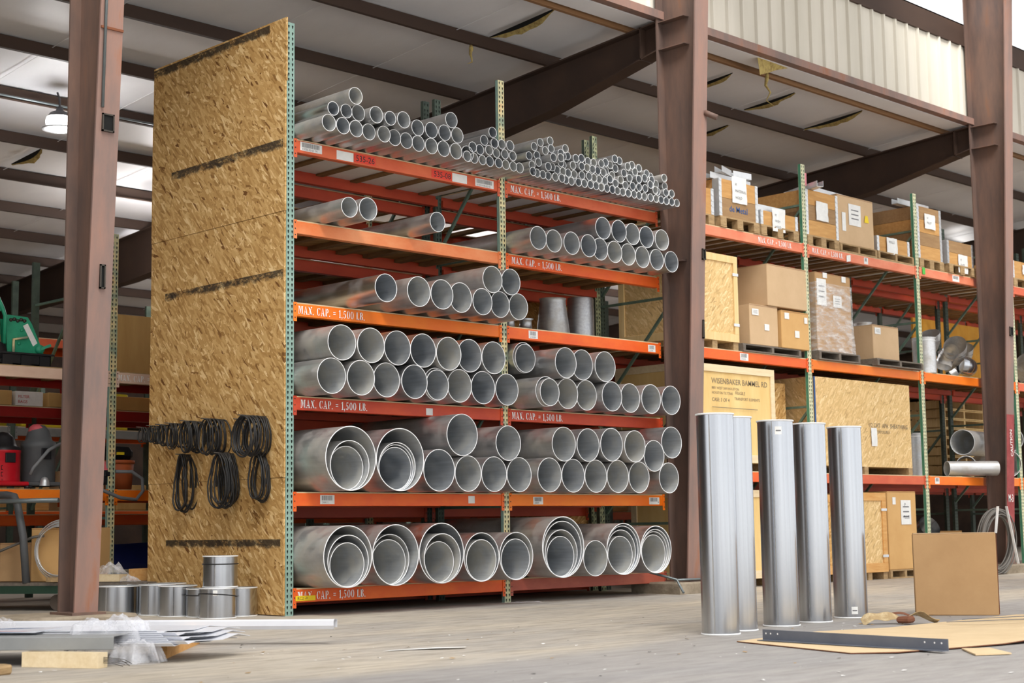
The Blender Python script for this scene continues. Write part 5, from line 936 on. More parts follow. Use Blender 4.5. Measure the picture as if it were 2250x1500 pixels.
# ================================================================= loose things in the right foreground
t = thing('cardboard_box', 'tall plain cardboard box standing on edge at the right', 'box', (3.18, -4.98, 0), rot=(.0, 0, math.radians(-56)))
m_ = MB().bbox((-.335, .335, -.07, .07, 0, .675), .006); part('carton_body', wobble(m_, .006, 4), 'card', t)
part('flap_edge', MB().box(-.33, .33, -.066, .066, .676, .682), 'card_light', t); part('side_edge', MB().box(.336, .34, -.066, .066, .01, .668), 'card_edge', t, 'reddish brown open edge')
m_ = MB(); out = [(-.28, -5.32), (-.66, -6.45), (-.48, -6.66), (.05, -6.78), (.45, -6.86), (1.0, -6.95), (1.9, -6.7), (3.1, -5.95), (3.2, -5.5), (2.4, -5.42), (1.42, -5.42), (.8, -5.22)]
n = len(out); m_.cur = 0; cx = sum(p[0] for p in out)/n; cy = sum(p[1] for p in out)/n
lift = [0, 0, .004, .004, .006, .03, .05, .03, .01, 0, 0, 0]
top = [(x, y, .009+l) for (x, y), l in zip(out, lift)]; bot = [(x, y, .003+l) for (x, y), l in zip(out, lift)]
m_.add(top+[(cx, cy, .008)], [(i, (i+1) % n, n) for i in range(n)]); m_.cur = 1; m_.add(top+bot, [(i, n+i, n+(i+1) % n, (i+1) % n) for i in range(n)]); m_.add(bot+[(cx, cy, .002)], [((i+1) % n, i, n) for i in range(n)])
solo('flattened_cardboard', m_, ['card_sheet', 'card_edge'], 'large flattened cardboard sheet lying on the floor at the right', 'cardboard', (cx, cy, 0), fix=False)
t = thing('angle_bar', 'grey steel angle with drilled holes lying on the cardboard sheet', 'metal bar', (-.25, -6.05, .012), rot=(0, 0, 0))
p0, p1 = Vector((-.14, -5.43, 0))-Vector((-.25, -6.05, 0)), Vector((-.26, -6.87, 0))-Vector((-.25, -6.05, 0))
d = (p1-p0).normalized(); nrm = Vector((d.y, -d.x, 0)); nrm = nrm if nrm.dot(Vector((-1, -1, 0))) > 0 else -nrm
a, b_, c_, e_ = p0, p1, p1+nrm*.06, p0+nrm*.06
m_ = MB(); m_.obox(a+Vector((0, 0, .035)), b_+Vector((0, 0, .035)), .004, .07); part('standing_leg', m_, 'angle_grey', t)
m_ = MB(); m_.obox((a+e_)/2+Vector((0, 0, .002)), (b_+c_)/2+Vector((0, 0, .002)), .06, .004); part('flat_leg', m_, 'angle_grey', t)
m_ = MB()
for s_ in (.03, .07, .13, 1.28, 1.35, 1.4):
    q = p0+d*s_+nrm*.0025+Vector((0, 0, .045)); m_.add([q+(d*math.cos(k*PI/4)+Vector((0, 0, 1))*math.sin(k*PI/4))*.006 for k in range(8)], [tuple(range(8))])
part('drilled_hole', m_, 'white_paint', t, fix=False)
# strap bundle
t = thing('webbing_strap', 'crumpled beige webbing strap lying in front of the box', 'strap', (1.92, -5.2, 0))
def ribbon(pts, w_, wd, mat, name, parent, th=.004):
    m_ = MB(); vs = []; pts = [Vector(p) for p in pts]; n = len(pts)
    for i, p in enumerate(pts): q = Vector(wd)*w_*(1+.2*math.sin(i*1.3)); vs += [p-q/2, p+q/2, p+q/2+Vector((0, 0, th)), p-q/2+Vector((0, 0, th))]
    fs = [(i*4+k, i*4+(k+1) % 4, i*4+4+(k+1) % 4, i*4+4+k) for i in range(n-1) for k in range(4)]+[(0, 3, 2, 1), (n*4-4, n*4-3, n*4-2, n*4-1)]
    m_.add(vs, fs); return part(name, m_, mat, parent)
def arc(p0, p1, h_, n=10, sag=0): return [(p0[0]+(p1[0]-p0[0])*i/n, p0[1]+(p1[1]-p0[1])*i/n, p0[2]+(p1[2]-p0[2])*i/n+h_*math.sin(PI*i/n)+sag*math.sin(3*PI*i/n)) for i in range(n+1)]
ribbon(arc((1.72, -5.0, .012), (1.93, -5.22, .02), .05, 10, .012), .10, (.5, .6, .5), 'strap', 'strap_end', t)
ribbon(arc((1.92, -5.2, .03), (2.12, -5.42, .015), .045, 10, -.012), .10, (.5, .6, -.3), 'strap', 'strap_end', t)
ribbon(arc((1.9, -5.1, .05), (2.02, -5.26, .05), .03, 8), .07, (.4, .5, .2), 'card_edge', 'strap_fold', t)
part('folded_core', wobble(MB().bbox((1.87, 1.97, -5.32, -5.2, .012, .06), .015), .012, 8), 'card_edge', t)
solo('cardboard_scrap', MB().prism([(-.02, -6.82), (.12, -6.93), (-.16, -7.22), (-.36, -7.1)], .004, .012), 'card_sheet', 'small square cardboard scrap on the floor at the lower right', 'cardboard', (-.1, -7.0, 0))
for k, (a, b_) in enumerate((((1.9, -5.62, .03), (2.15, -6.35, .07)), ((2.25, -5.55, .03), (2.6, -6.2, .07)))):
    solo('thin_strip', MB().obox(a, b_, .02, .004), 'angle_grey', ('front', 'rear')[k]+' thin grey strip lying on the cardboard at the right edge', 'metal strip', a)
# debris at middle column pedestal
solo('bent_strut', MB().tube([(4.75, -.30, .26), (5.02, -.47, .17), (4.95, -.62, .03)], .014, 6), 'conduit', 'bent thin metal rod leaning off the pedestal of the middle column', 'rod', (4.9, -.45, 0))
solo('conduit_scrap', MB().tube([(5.1, -.38, .16), (5.7, -.42, .16)], .014, 8), 'conduit', 'short conduit lying on the pedestal of the middle column', 'rod', (5.4, -.4, .15))
solo('rolled_tube', MB().lathe([(.035, 0), (.035, .7)], (5.62, -.42, .17), 'X', 14), 'conduit', 'grey tube lying on the pedestal beside the first duct', 'tube', (5.62, -.42, .17))
m_ = MB(); 
for k in range(4): m_.poly([(2.55+k*.09, -.12-k*.05, .01), (2.68+k*.09, -.16-k*.05, .02), (2.66+k*.09, -.26-k*.05, .008), (2.52+k*.09, -.2-k*.05, .012)])
solo('plastic_scrap', m_, 'film', 'crumpled clear plastic scrap on the floor by the middle post', 'scrap', (2.6, -.15, 0), fix=False)
solo('white_scrap', MB().poly([(-2.2, -3.95, .004), (-2.02, -4.0, .006), (-1.72, -4.22, .012), (-1.66, -4.17, .01), (-1.8, -4.02, .008), (-2.1, -3.93, .005)]), 'paper', 'thin curled white paper strip on the floor left of centre', 'scrap', (-2, -4, 0), fix=False)
def scraps(n, x0, x1, y0, y1, mat, sz, lab):
    m_ = MB()
    for _ in range(n):
        x, y, s_ = rnd.uniform(x0, x1), rnd.uniform(y0, y1), sz*rnd.uniform(.4, 1.3); a = rnd.uniform(0, 6)
        m_.add([(x+s_*math.cos(a+k*1.57)*(1+.5*(k % 2)), y+s_*math.sin(a+k*1.57), .002+rnd.uniform(0, s_*.5)) for k in range(4)], [(0, 1, 2, 3)])
    o = solo('floor_litter', m_, mat, lab, 'litter', (x0, y0, 0), fix=False); o['kind'] = 'stuff'
scraps(120, -5, 2, -7.8, -3, 'paper', .012, 'white crumbs scattered over the front floor'); scraps(60, -5, 2, -7.8, -2.5, 'pallet_wood', .014, 'wood splinters scattered over the front floor'); scraps(40, -4, 3, -7.5, -2, 'black_plastic', .009, 'dark specks on the front floor')
# coil of cable hung at the right column
t = thing('cable_coil', 'grey cable coil with white ties leaning on the right column', 'cable', (12.3, -.55, .0)); m_ = MB()
for k in range(16):
    r_ = .47+rnd.uniform(-.06, .04); ox, oz = rnd.uniform(-.05, .05), rnd.uniform(-.03, .05); pts = [(12.2+ox+r_*math.cos(a)*.95, -.58+.02*(k % 5)-.03*math.sin(a), .48+oz*.5+r_*.92*math.sin(a)) for a in [2*PI*q/40 for q in range(40)]]
    m_.tube(pts, .011, 6, closed=True)
m_.v = [(x, y, max(z, .015)) for x, y, z in m_.v]; part('cable_loops', m_, 'cable_grey', t)
for (x1, z1, x2, z2) in ((12.35, .98, 12.62, .15), (12.1, .98, 12.0, .6)): part('tie_strap', MB().obox((x1, -.64, z1), (x2, -.64, z2), .035, .01), 'white_paint', t)
# ================================================================= sheet stack lower left
e1 = Vector((.62, -.785, 0)); e2 = Vector((.785, .62, 0)); O = Vector((-3.45, -3.25, 0))
def L(a, b_, z): return O+e1*a+e2*b_+Vector((0, 0, z))
def lbox(m_, a0, a1, b0, b1, z0, z1):
    v = [L(a, b_, z) for a in (a0, a1) for b_ in (b0, b1) for z in (z0, z1)]
    m_.add(v, [(0, 1, 3, 2), (4, 6, 7, 5), (0, 4, 5, 1), (2, 3, 7, 6), (0, 2, 6, 4), (1, 5, 7, 3)], False)
def lsheet(m_, prof, a0, a1, taper=0):
    """open profile (b,z) swept along e1"""
    n = len(prof); v = [L(a0, b_, z) for b_, z in prof]+[L(a1+taper*(b_), b_, z) for b_, z in prof]; m_.add(v, [(i, i+1, n+i+1, n+i) for i in range(n-1)], False)
# timbers
m_ = MB(); m_.obox((-4.16, -3.02, .045), (-3.93, -3.50, .045), .09, .088); o = solo('timber_block', m_, 'fresh_wood', 'pale timber with bent nails under the front of the sheet stack', 'timber', (-4.2, -3.1, 0))
t = thing('bent_nails', 'bent nails sticking out of the end of the pale timber', 'nails', (-3.9, -3.5, .02))
for k in range(5): part('nail', MB().tube([(-3.93, -3.49, .03+.008*k), (-3.89+.01*k, -3.56-.01*k, .025+.006*k), (-3.87+.015*k, -3.62, .012+.01*(k % 3))], .0022, 5), 'nail', t)
m_ = MB(); m_.obox((-3.36, -3.20, .05), (-2.5, -2.26, .05), .085, .1); solo('timber_block', m_, 'orange_wood', 'orange-brown timber under the right end of the sheet stack', 'timber', (-3.3, -3.2, 0))
m_ = MB(); m_.obox((-4.9, -2.2, .045), (-4.5, -1.75, .045), .085, .088); solo('timber_block', m_, 'orange_wood', 'timber hidden under the left of the sheet stack', 'timber', (-4.7, -2, 0))
m_ = MB(); lsheet(m_, [(-.05, .175), (-.42, .175), (-.425, .168), (-.425, .098), (-.40, .094)], -2.2, -.08)
v0 = m_; o = solo('steel_channel', m_, 'channel_grey', 'long grey steel channel along the front of the sheet stack', 'metal', (-4.4, -3.0, .1), fix=False)
sm = o.modifiers.new('thick', 'SOLIDIFY'); sm.thickness = .003
for k in range(7):
    m_ = MB(); z = .105+k*.011; b0 = -.28+k*.02
    lsheet(m_, [(b0, z+.02), (b0+.03, z), (b0+.10, z+.012), (b0+.35, z+.002), (b0+.5, z+.03-.002*k), (b0+.62, z+.006)], -2.6, .32-.03*k+(.1 if k % 2 else 0), .35)
    lab = ('lowest', 'second', 'third', 'fourth', 'fifth', 'sixth', 'topmost')[k]+' white formed metal strip in the sheet stack'
    o = solo('formed_sheet', m_, 'trim_white', lab, 'sheet metal', (-3.6, -3.2, z), 'formed metal strips in the sheet stack', fix=False); sm = o.modifiers.new('thick', 'SOLIDIFY'); sm.thickness = .003; sm.offset = 1
# printed foil sheet
m_ = MB(); lbox(m_, -2.4, -.62, -.30, .1, .190, .197); m_.cur = 1; 
for (a0, a1, b_, z) in ((-1.6, -.7, -.301, .1915),): m_.poly([L(-1.5, -.302, .1925), L(-.95, -.302, .1965), L(-.64, -.302, .1925)])
m_.poly([L(-1.55, -.25, .1975), L(-.9, .02, .1975), L(-.7, .04, .1975), L(-1.35, -.24, .1975)]); m_.poly([L(-2.0, -.05, .1975), L(-1.4, .05, .1975), L(-1.38, .07, .1975), L(-2.0, 0, .1975)]); m_.cur = 2
m_.poly([L(-1.75, -.28, .1975), L(-1.3, -.28, .1975), L(-1.2, -.25, .1975), L(-1.7, -.25, .1975)]); m_.poly([L(-1.2, -.28, .1975), L(-.7, -.28, .1975), L(-.66, -.255, .1975), L(-1.1, -.25, .1975)])
solo('printed_sheet', m_, ['trim_white', 'blue_tape', 'vac_red'], 'glossy white sheet with blue and red printing on the stack', 'sheet', (-4, -3, .19), fix=False)
# film draped over
def drape(cx, cy, w_, d_, h_, base, seed, lab, n=52, skirt=True, hf=None):
    m_ = MB(); vs = []
    for j in range(n+1):
        for i in range(n+1):
            u, v_ = i/n*2-1, j/n*2-1; p = Vector((u*2.1+seed, v_*2.1, seed)); nn = noise.noise(p)*.4+(.55-abs(noise.noise(Vector((u*2.6+v_*1.3+seed, v_*1.1, seed)))*2.6))*.45+(.3-abs(noise.noise(Vector((u*1.2-v_*3.6, u*.8, seed)))*2))*.3+(.25-abs(noise.noise(Vector((u*5.2+v_*4.1+seed, v_*2.2-u, seed+3)))))*.38
            rr = max(abs(u), abs(v_)); hh = h_*(1-rr**2.2)+nn*h_*.75*(1-rr**4)+.02
            z = base+hh if rr < .75 else (base+hh)*max(0, (1-rr)/.25)*.9+.006
            wx = 1+.25*noise.noise(Vector((v_*3, seed, 0))); wy = 1+.25*noise.noise(Vector((u*3, seed+5, 0)))
            q = Vector((cx, cy, 0))+e1*(u*w_*wx)+e2*(v_*d_*wy); vs.append((q.x, q.y, max(z, .005)))
    m_.add(vs, [(j*(n+1)+i, j*(n+1)+i+1, (j+1)*(n+1)+i+1, (j+1)*(n+1)+i) for j in range(n) for i in range(n)], False)
    return solo('plastic_film', m_, 'film', lab, 'plastic film', (cx, cy, base), fix=False)
drape(-3.68, -3.16, .25, .20, .085, .165, 3.3, 'crumpled clear plastic film draped over the sheet stack')
drape(-3.66, -3.42, .14, .13, .05, .07, 8.1, 'film tail hanging down in front of the stack to the floor')
drape(-3.9, -1.3, .5, .4, .18, .05, 5.7, 'heap of white plastic film at the left edge behind the stack')
m_ = MB().add([(-4.35, -1.55, .1), (-4.18, -1.75, .12), (-4.12, -1.6, .3), (-4.08, -1.66, .46), (-4.2, -1.5, .33)], [(0, 1, 3, 2), (0, 2, 4)]); solo('plastic_film', m_, 'film', 'pointed corner of plastic sticking up at the left edge', 'plastic film', (-4.2, -1.6, .1), fix=False)
# long white gutter
g0, g1 = Vector((-3.45, -1.25, 0)), Vector((-1.98, -3.18, 0)); gd = (g1-g0).normalized(); gn = Vector((-gd.y, gd.x, 0)); gn = gn if gn.dot(Vector((1, 1, 0))) > 0 else -gn
m_ = MB(); prof = [(.10, .112), (.10, .165), (.085, .168), (.02, .172), (0, .162), (-.004, .128), (.008, .104), (.04, .102)]
n = len(prof); v = [g0+gn*b_+Vector((0, 0, z)) for b_, z in prof]+[g1+gn*b_+Vector((0, 0, z)) for b_, z in prof]; m_.add(v, [(i, i+1, n+i+1, n+i) for i in range(n-1)], False)
o = solo('gutter_length', m_, 'trim_white', 'long pale grey gutter piece reaching out right of the sheet stack', 'metal', (-2.7, -2.2, .1), fix=False); sm = o.modifiers.new('thick', 'SOLIDIFY'); sm.thickness = .002
# crate scrap at left edge of floor
solo('wood_scrap', wobble(MB().bbox((-4.56, -4.46, -3.45, -3.33, 0, .05), .01), .015, 7), 'pallet_wood', 'small splintered wood scrap at the lower left corner', 'scrap', (-4.5, -3.4, 0))
# ================================================================= cart and its load
cA, cB = Vector((-1.35, 3.95, 0)), Vector((-.22, 2.05, 0)); cd = (cB-cA).normalized(); cn = Vector((-cd.y, cd.x, 0)); cn = cn if cn.dot(Vector((1, 1, 0))) > 0 else -cn
def K(a, b_, z): return cA+cd*a+cn*b_+Vector((0, 0, z))
CL = (cB-cA).length
t = thing('platform_cart', 'green framed platform cart with wooden deck behind the left column', 'cart', tuple(K(CL/2, .4, 0)))
part('deck_boards', MB().obox(K(-1.2, .4, .27), K(CL, .4, .27), .85, .03), 'pallet_grey', t); part('side_rail', MB().obox(K(-1.2, .0, .215), K(CL, .0, .215), .04, .08), 'green_dark', t); part('side_rail', MB().obox(K(-1.2, .8, .215), K(CL, .8, .215), .04, .08), 'green_dark', t)
for a in (-.6, 1.16, CL-.12):
    for b_ in (.08, .72):
        q = K(a, b_, .085); m_ = MB(); v = []; 
        for k in (-.025, .025):
            for j in range(20): p_ = q+cn*k+(cd*math.cos(j*PI/10)+Vector((0, 0, 1))*math.sin(j*PI/10))*.08; v.append(p_)
        m_.add(v, [(j, (j+1) % 20, 20+(j+1) % 20, 20+j) for j in range(20)]+[tuple(range(20))[::-1], tuple(range(20, 40))], False); wp = part('wheel', m_, 'wheel_rubber', t)
        part('fork', MB().obox(q+cn*.035+Vector((0, 0, -.01)), q+cn*.035+Vector((0, 0, .1)), .03, .006), 'zinc', wp)
part('push_handle', MB().tube([K(.84, .0, .28), K(.78, .02, .75), K(.70, .03, 1.08), K(.64, .06, 1.17), K(.52, .1, 1.19), K(.2, .2, 1.19), K(.0, .3, .9), K(-.1, .3, .28)], .04, 10), 'vac_grey', t)
CT = .287
bq = K(1.08, .45, CT); carton(bq.x-.3, bq.x+.3, bq.y-.28, bq.y+.28, CT, CT+.55, 'large cardboard box on the cart behind the wire coil', 'card_tan', rz=math.atan2(cd.y, cd.x), flap=True)
bq = K(.52, .45, CT); carton(bq.x-.2, bq.x+.2, bq.y-.18, bq.y+.18, CT, CT+.4, 'crumpled box at the left edge on the cart', 'card', rz=math.atan2(cd.y, cd.x)+.3)
# wire coil
t = thing('wire_coil', 'big coil of silvery cable resting on the cart', 'cable', tuple(K(1.17, .1, CT))); m_ = MB()
for k in range(7):
    R_c = .25+.011*k; pts = [K(1.17+.01*(k % 3), .05+.012*k, CT+.32)+(cd*math.cos(a)*1.0+Vector((0, 0, 1))*math.sin(a))*R_c*(1) for a in [2*PI*q/48 for q in range(48)]]; m_.tube(pts, .006, 6, closed=True)
part('cable_loops', m_, 'zinc', t)
solo('conduit', MB().tube([K(.2, -.1, 1.12), K(1.25, -.1, 1.12)], .025, 8), 'conduit', 'grey pipe laid across the cart handle at the left edge', 'pipe', tuple(K(.7, -.1, 1.12)))
solo('cable_bundle', MB().tube([K(.3, .1, .55), K(.6, .1, .66), K(.85, .1, .75), K(.98, .08, .76)], .014, 6), 'cable_grey', 'bundle of grey cables running off the left edge of the cart', 'cable', tuple(K(.6, .1, .6)))
solo('timber_block', MB().obox(K(1.1, -.0, CT+.03), K(1.5, .0, CT+.03), .12, .045), 'pallet_wood', 'whitish board end lying at the edge of the cart', 'timber', tuple(K(1.3, 0, CT)))
solo('timber_block', MB().obox(K(1.55, .12, CT+.04), K(1.88, .12, CT+.04), .2, .07), 'fresh_wood', 'light board on the cart just right of the left column', 'timber', tuple(K(1.3, .1, CT)))
def dr2(q, s_, h_, lab, seed):
    m_ = MB(); n = 14; vs = []
    for j in range(n+1):
        for i in range(n+1):
            u, v_ = i/n*2-1, j/n*2-1; rr = max(abs(u), abs(v_)); nn = noise.noise(Vector((u*3+seed, v_*3, 1))); p_ = q+cd*u*s_+cn*v_*s_*.7; vs.append((p_.x, p_.y, q.z+max(0, (1-rr**2))*h_*(1+nn)))
    m_.add(vs, [(j*(n+1)+i, j*(n+1)+i+1, (j+1)*(n+1)+i+1, (j+1)*(n+1)+i) for j in range(n) for i in range(n)], False); solo('plastic_film', m_, 'film', lab, 'plastic film', tuple(q), fix=False)
dr2(K(1.72, .12, CT+.08), .16, .10, 'crumpled plastic on the light board of the cart', 2)
dr2(K(1.95, .1, CT+.005), .1, .05, 'low crumple of plastic at the right of the cart', 6)
solo('low_crate', MB().obox(K(1.75, .62, CT+.06), K(2.16, .60, CT+.06), .3, .12), 'orange_wood', 'flat wooden crate at the right end of the cart', 'crate', tuple(K(1.9, .5, CT)))
def bucket(x, y, z, r, h_, mat, lab):
    t = thing('bucket', lab, 'bucket', (x, y, z)); part('bucket_body', MB().lathe([(.001, 0), (r*.85, 0), (r, h_), (r*.95, h_), (r*.8, .01), (.001, .01)], (x, y, z), seg=24), mat, t); part('bucket_rim', MB().lathe([(r, h_-.04), (r+.01, h_-.035), (r+.01, h_), (r-.005, h_+.002)], (x, y, z), seg=24), mat, t); part('bail_handle', MB().tube([(x-r, y-.02, z+h_-.05), (x-r*.5, y-r-.01, z+h_-.14), (x+r*.4, y-r-.01, z+h_-.14), (x+r, y-.02, z+h_-.05)], .004, 5), 'nail', t)
bucket(.28, 4.2, 0+.0, .16, .38+.35, 'bucket_white', 'tall dirty white pail on the floor behind the left column')
bucket(.72, 4.3, .0, .17, .36, 'bucket_white', 'low white bucket beside the board panel under the shelves')
t = thing('tarp_bundle', 'dark blue tarp draped under the lower shelf beside the panel', 'tarp', (.9, 4.7, 0)); part('tarp', wobble(MB().bbox((.35, 1.9, 4.45, 5.2, 0, .62), .2), .1, 2.5), 'blue_tarp', t)
# vacuums
def vac(x, y, z, r, h_, mb_, ml, lab, hose_pts, head=.16, word=None, wheels=True):
    t = thing('shop_vacuum', lab, 'vacuum', (x, y, z), 'shop vacuums on the lower shelf')
    part('tank', MB().lathe([(.001, .05), (r*.95, .05), (r, .09), (r, h_*.62), (r*1.03, h_*.63), (r*1.03, h_*.67)], (x, y, z), seg=28), mb_, t)
    part('motor_head', MB().lathe([(r*1.03, h_*.67), (r, h_*.72), (r*.8, h_*.75), (r*.62, h_*.9), (r*.35, h_*.98), (.001, h_)], (x, y, z), seg=28), ml, t)
    if wheels:
        part('base', MB().bbox((x-r*1.15, x+r*1.15, y-r*1.1, y+r*1.1, z+.03, z+.075), .012), mb_, t)
        for sx in (-1, 1): part('caster', MB().lathe([(.001, 0), (.03, 0), (.03, .03), (.001, .03)], (x+sx*r*1.05, y-r, z), seg=12), 'black_plastic', t)
    if hose_pts: part('hose', MB().tube(hose_pts, .02, 8), 'hose', t)
    if word:
        m_ = MB(); yy = y-r-.004
        for (s_, sz, dz, dx_) in word: lettering(m_, s_, sz, lambda u, v_: (x+dx_+u*.8, yy+.02, z+dz+v_))
        part('brand_lettering', m_, 'black_plastic', t, fix=False)
    part('switch_panel', MB().bbox((x-r*.3, x+r*.3, y-r-.012, y-r+.04, z+h_*.45, z+h_*.62), .004), 'black_plastic', t)
    return t
Z1 = 1.272
vac(-.72, 4.22, Z1, .19, .62, 'vac_red', 'black_plastic', 'red shop vacuum with black lid at the left picture edge', None, word=[('DIRT', .07, .2, -.1), ('DEVIL', .07, .13, -.1), ('WET/DRY', .035, .08, -.09)])
vac(-.28, 4.25, Z1, .185, .72, 'vac_grey', 'vac_grey', 'grey shop vacuum with a red top beside the left column', [(-.12, 4.05, Z1+.5), (-.3, 3.98, Z1+.42), (-.48, 3.98, Z1+.22), (-.5, 4.0, Z1+.15)])
solo('red_cap', MB().lathe([(.10, 0), (.09, .05), (.05, .085), (.001, .09)], (-.3, 4.25, Z1+.63), seg=20), 'vac_pink', 'faded red cap on the head of the grey vacuum', 'cap', (-.3, 4.25, Z1+.63))
solo('metal_cup', MB().lathe([(.055, 0), (.05, .05), (.03, .09), (.001, .1)], (-.32, 4.02, Z1+.03), seg=18), 'zinc', 'small shiny dome in front of the grey vacuum', 'cup', (-.32, 4.02, Z1))
vac(.44, 4.12, Z1, .11, .32, 'black_plastic', 'vac_pink', 'small pink topped vacuum beside the board panel', [(.55, 4.02, Z1+.2), (.75, 4.0, Z1+.2), (.85, 3.94, Z1+.12), (.85, 3.92, Z1-.02), (.75, 3.9, Z1-.12), (.55, 3.9, Z1-.1), (.25, 3.94, Z1+.02), (.1, 3.98, Z1+.1)], wheels=False)
bucket(.78, 4.35, Z1, .18, .34, 'bucket_orange', 'orange tub behind the pink topped vacuum'); solo('power_saw', wobble(MB().bbox((.62, .92, 4.2, 4.5, Z1+.345, Z1+.5), .05), .02, 6), 'black_plastic', 'black power tool with yellow badge on the orange tub', 'tool', (.78, 4.35, Z1+.35))
solo('yellow_badge', MB().box(.66, .75, 4.17, 4.19, Z1+.4, Z1+.43), 'yellow_tag', 'yellow badge on the black power tool', 'badge', (.7, 4.18, Z1+.4))
# green machines on top shelf
Z2 = 2.612
t = thing('storage_tray', 'low black plastic tray under the green machines', 'tray', (-.8, 4.25, Z2)); m_ = MB(); m_.box(-1.6, -.26, 4.05, 4.6, Z2, Z2+.02)
for (a, b_, c_, d_) in ((-1.6, -.26, 4.05, 4.07), (-1.6, -.26, 4.58, 4.6), (-1.6, -1.58, 4.05, 4.6), (-.28, -.26, 4.05, 4.6)): m_.box(a, b_, c_, d_, Z2, Z2+.13)
part('tray_body', m_, 'black_plastic', t); m_ = MB()
for k in range(6): part('tray_rib', MB().box(-1.5+k*.22, -1.38+k*.22, 4.03, 4.05, Z2, Z2+.11), 'black_plastic', t)
part('tray_lip', MB().box(-1.63, -.23, 4.02, 4.05, Z2+.12, Z2+.14), 'black_plastic', t)
t = thing('conduit_bender', 'green machine plate with bolts and a lever in the black tray', 'machine', (-.5, 4.2, Z2+.03)); zb = Z2+.03
part('side_plate', MB().prism([(-.72, zb), (-.34, zb), (-.30, zb+.12), (-.33, zb+.2), (-.45, zb+.45), (-.50, zb+.52), (-.74, zb+.53), (-.76, zb+.5)], 4.14, 4.17, 'XZ'), 'green_machine', t); part('rear_plate', MB().prism([(-.70, zb), (-.36, zb), (-.42, zb+.46), (-.74, zb+.5)], 4.3, 4.33, 'XZ'), 'green_machine', t)
part('spacer_block', MB().box(-.7, -.42, 4.17, 4.3, zb, zb+.4), 'green_dark', t)
for (x, z) in ((-.70, .475), (-.66, .485), (-.62, .47), (-.58, .485), (-.54, .475), (-.57, .37), (-.60, .22)): part('bolt', MB().lathe([(.001, -.02), (.017, -.02), (.02, 0), (.02, .01)], (x, 4.14, zb+z), 'Y', 12), 'green_machine' if z < .45 else 'nail', t)
part('lever', MB().tube([(-.67, 4.12, zb+.05), (-.67, 4.12, zb+.26), (-.52, 4.1, zb+.29)], .016, 8), 'post_cream', t); part('hub', MB().lathe([(.001, -.05), (.045, -.05), (.05, 0), (.05, .03)], (-.36, 4.14, zb+.17), 'Y', 18), 'green_machine', t); part('hub_handle', MB().obox((-.36, 4.1, zb+.17), (-.25, 4.08, zb+.22), .03, .03), 'green_machine', t)
part('paper_label', MB().poly([(-.555, 4.137, zb+.42), (-.50, 4.137, zb+.45), (-.38, 4.137, zb+.24), (-.43, 4.137, zb+.2)]), 'paper', t, fix=False); part('paper_label', MB().poly([(-.50, 4.137, zb+.02), (-.36, 4.137, zb+.0), (-.37, 4.137, zb+.06), (-.48, 4.137, zb+.1)]), 'paper', t, fix=False)
t = thing('threading_machine', 'green machine with bent tube frame at the left picture edge', 'machine', (-1.0, 4.25, zb)); part('motor_case', MB().bbox((-1.25, -.86, 4.1, 4.4, zb, zb+.55), .02), 'green_machine', t); part('case_lid', MB().bbox((-1.27, -.84, 4.08, 4.42, zb+.55, zb+.6), .01), 'green_machine', t)
part('tube_frame', MB().tube([(-1.02, 4.05, zb+.95), (-.95, 4.06, zb+.8), (-.83, 4.07, zb+.58), (-.80, 4.07, zb+.5), (-.80, 4.08, zb+.2)], .022, 10), 'green_machine', t); part('wheel', MB().lathe([(.001, -.03), (.03, -.03), (.09, -.02), (.10, 0), (.09, .03), (.001, .03)], (-.88, 4.06, zb+.12), 'Y', 24), 'black_plastic', t); part('round_knob', MB().lathe([(.001, -.04), (.05, -.04), (.055, 0)], (-.98, 4.1, zb+.3), 'Y', 18), 'green_machine', t)
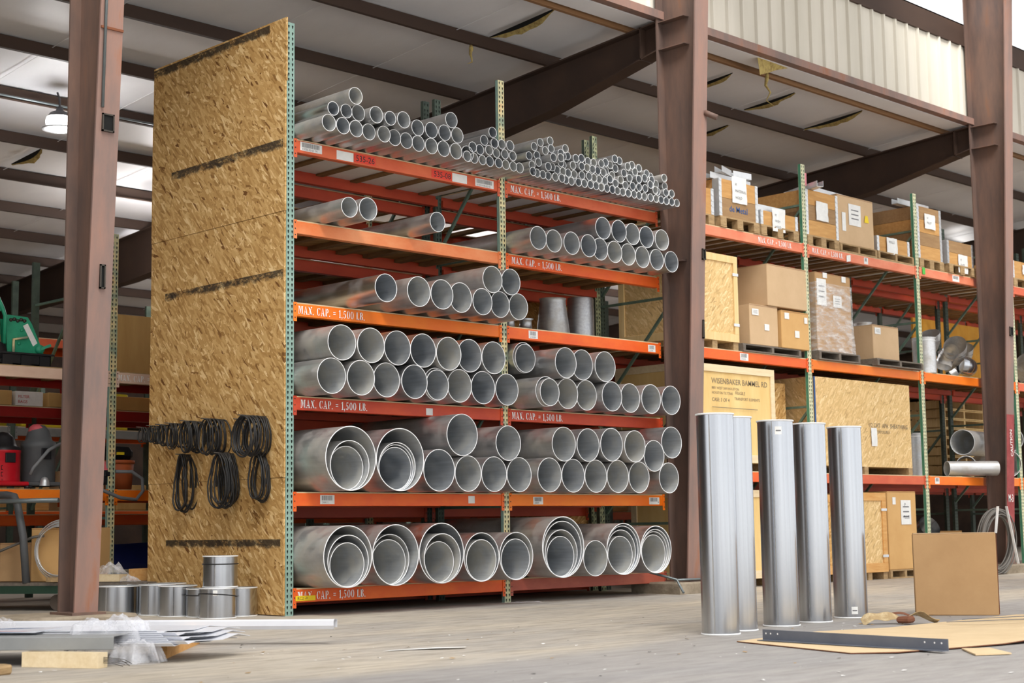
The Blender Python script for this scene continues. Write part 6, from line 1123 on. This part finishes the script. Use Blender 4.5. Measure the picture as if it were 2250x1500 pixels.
# crates behind in the dark
for (x0, x1, z0, z1, mt, lab) in ((-.9, -.05, 2.29, 2.46, 'ply_dark', 'plywood box under the pale beam at the far left'), (.42, 2.0, 2.29, 2.46, 'ply_dark', 'plywood box behind the shelf post beside the panel')): solo('storage_box', MB().bbox((x0, x1, 5.35, 6.2, z0, z1), .004), mt, lab, 'box', (x0, 5.4, z0))
t = thing('printed_carton', 'white printed carton beside the plywood box in the dark', 'box', (.12, 5.5, 2.29)); m_ = MB().box(0, .35, 5.36, 5.9, 2.29, 2.46); m_.cur = 1; lettering(m_, 'FILTER', .05, lambda u, v_: (.03+u, 5.357, 2.38+v_)); lettering(m_, 'BAGS', .05, lambda u, v_: (.03+u, 5.357, 2.32+v_)); part('carton_body', m_, ['paper', 'vac_red'], t, fix=False)
solo('plywood_sheet', MB().box(.8, 3.3, 5.12, 5.15, 2.6, 3.45), 'ply_dark', 'drilled plywood sheet standing on the rack behind the panel', 'board', (2, 5.13, 2.6)); solo('plywood_sheet', MB().box(-.6, .3, 5.5, 5.53, 2.62, 2.95), 'ply_dark', 'low plywood sheet right of the green machines', 'board', (0, 5.5, 2.6))
# background clutter seen through the gaps
def clutter():
    mats = ['vac_grey', 'card', 'card_light', 'galv_dark', 'ply_dark', 'bucket_white', 'black_plastic', 'orange_wood', 'blue_tarp', 'yellow_machine']; names = ['grey metal cabinet', 'brown carton', 'pale carton', 'dull metal case', 'plywood box', 'white plastic bin', 'black case', 'wooden box', 'blue tub', 'yellow machine housing']
    rows_ = [(3.45, 14.5, 4.1, 1.272, 'lower shelf of the rack behind the pipes'), (3.45, 14.5, 4.1, 2.612, 'upper shelf of the rack behind the pipes'), (3.4, 14.5, 5.4, 1.012, 'shelf of the second row behind the pipes'), (2, 21, 9.1, 1.112, 'lower shelf of the far rack'), (2, 21, 9.1, 2.312, 'upper shelf of the far rack'), (7, 25, 15.1, 1.212, 'farthest rack')]
    for (x, x1, y, z, where) in rows_:
        k = 0
        while x < x1:
            w_ = rnd.uniform(.4, 1.0); q = rnd.randrange(len(mats)); h_ = rnd.uniform(.25, .62)
            if rnd.random() < .8: solo('storage_item', MB().bbox((x, x+w_, y, y+.7, z, z+h_), .015), mats[q], names[q]+', '+ORD[k]+' on the '+where, 'storage', (x+w_/2, y+.35, z), 'things on the '+where); k += 1
            x += w_+rnd.uniform(.08, .6)
clutter()
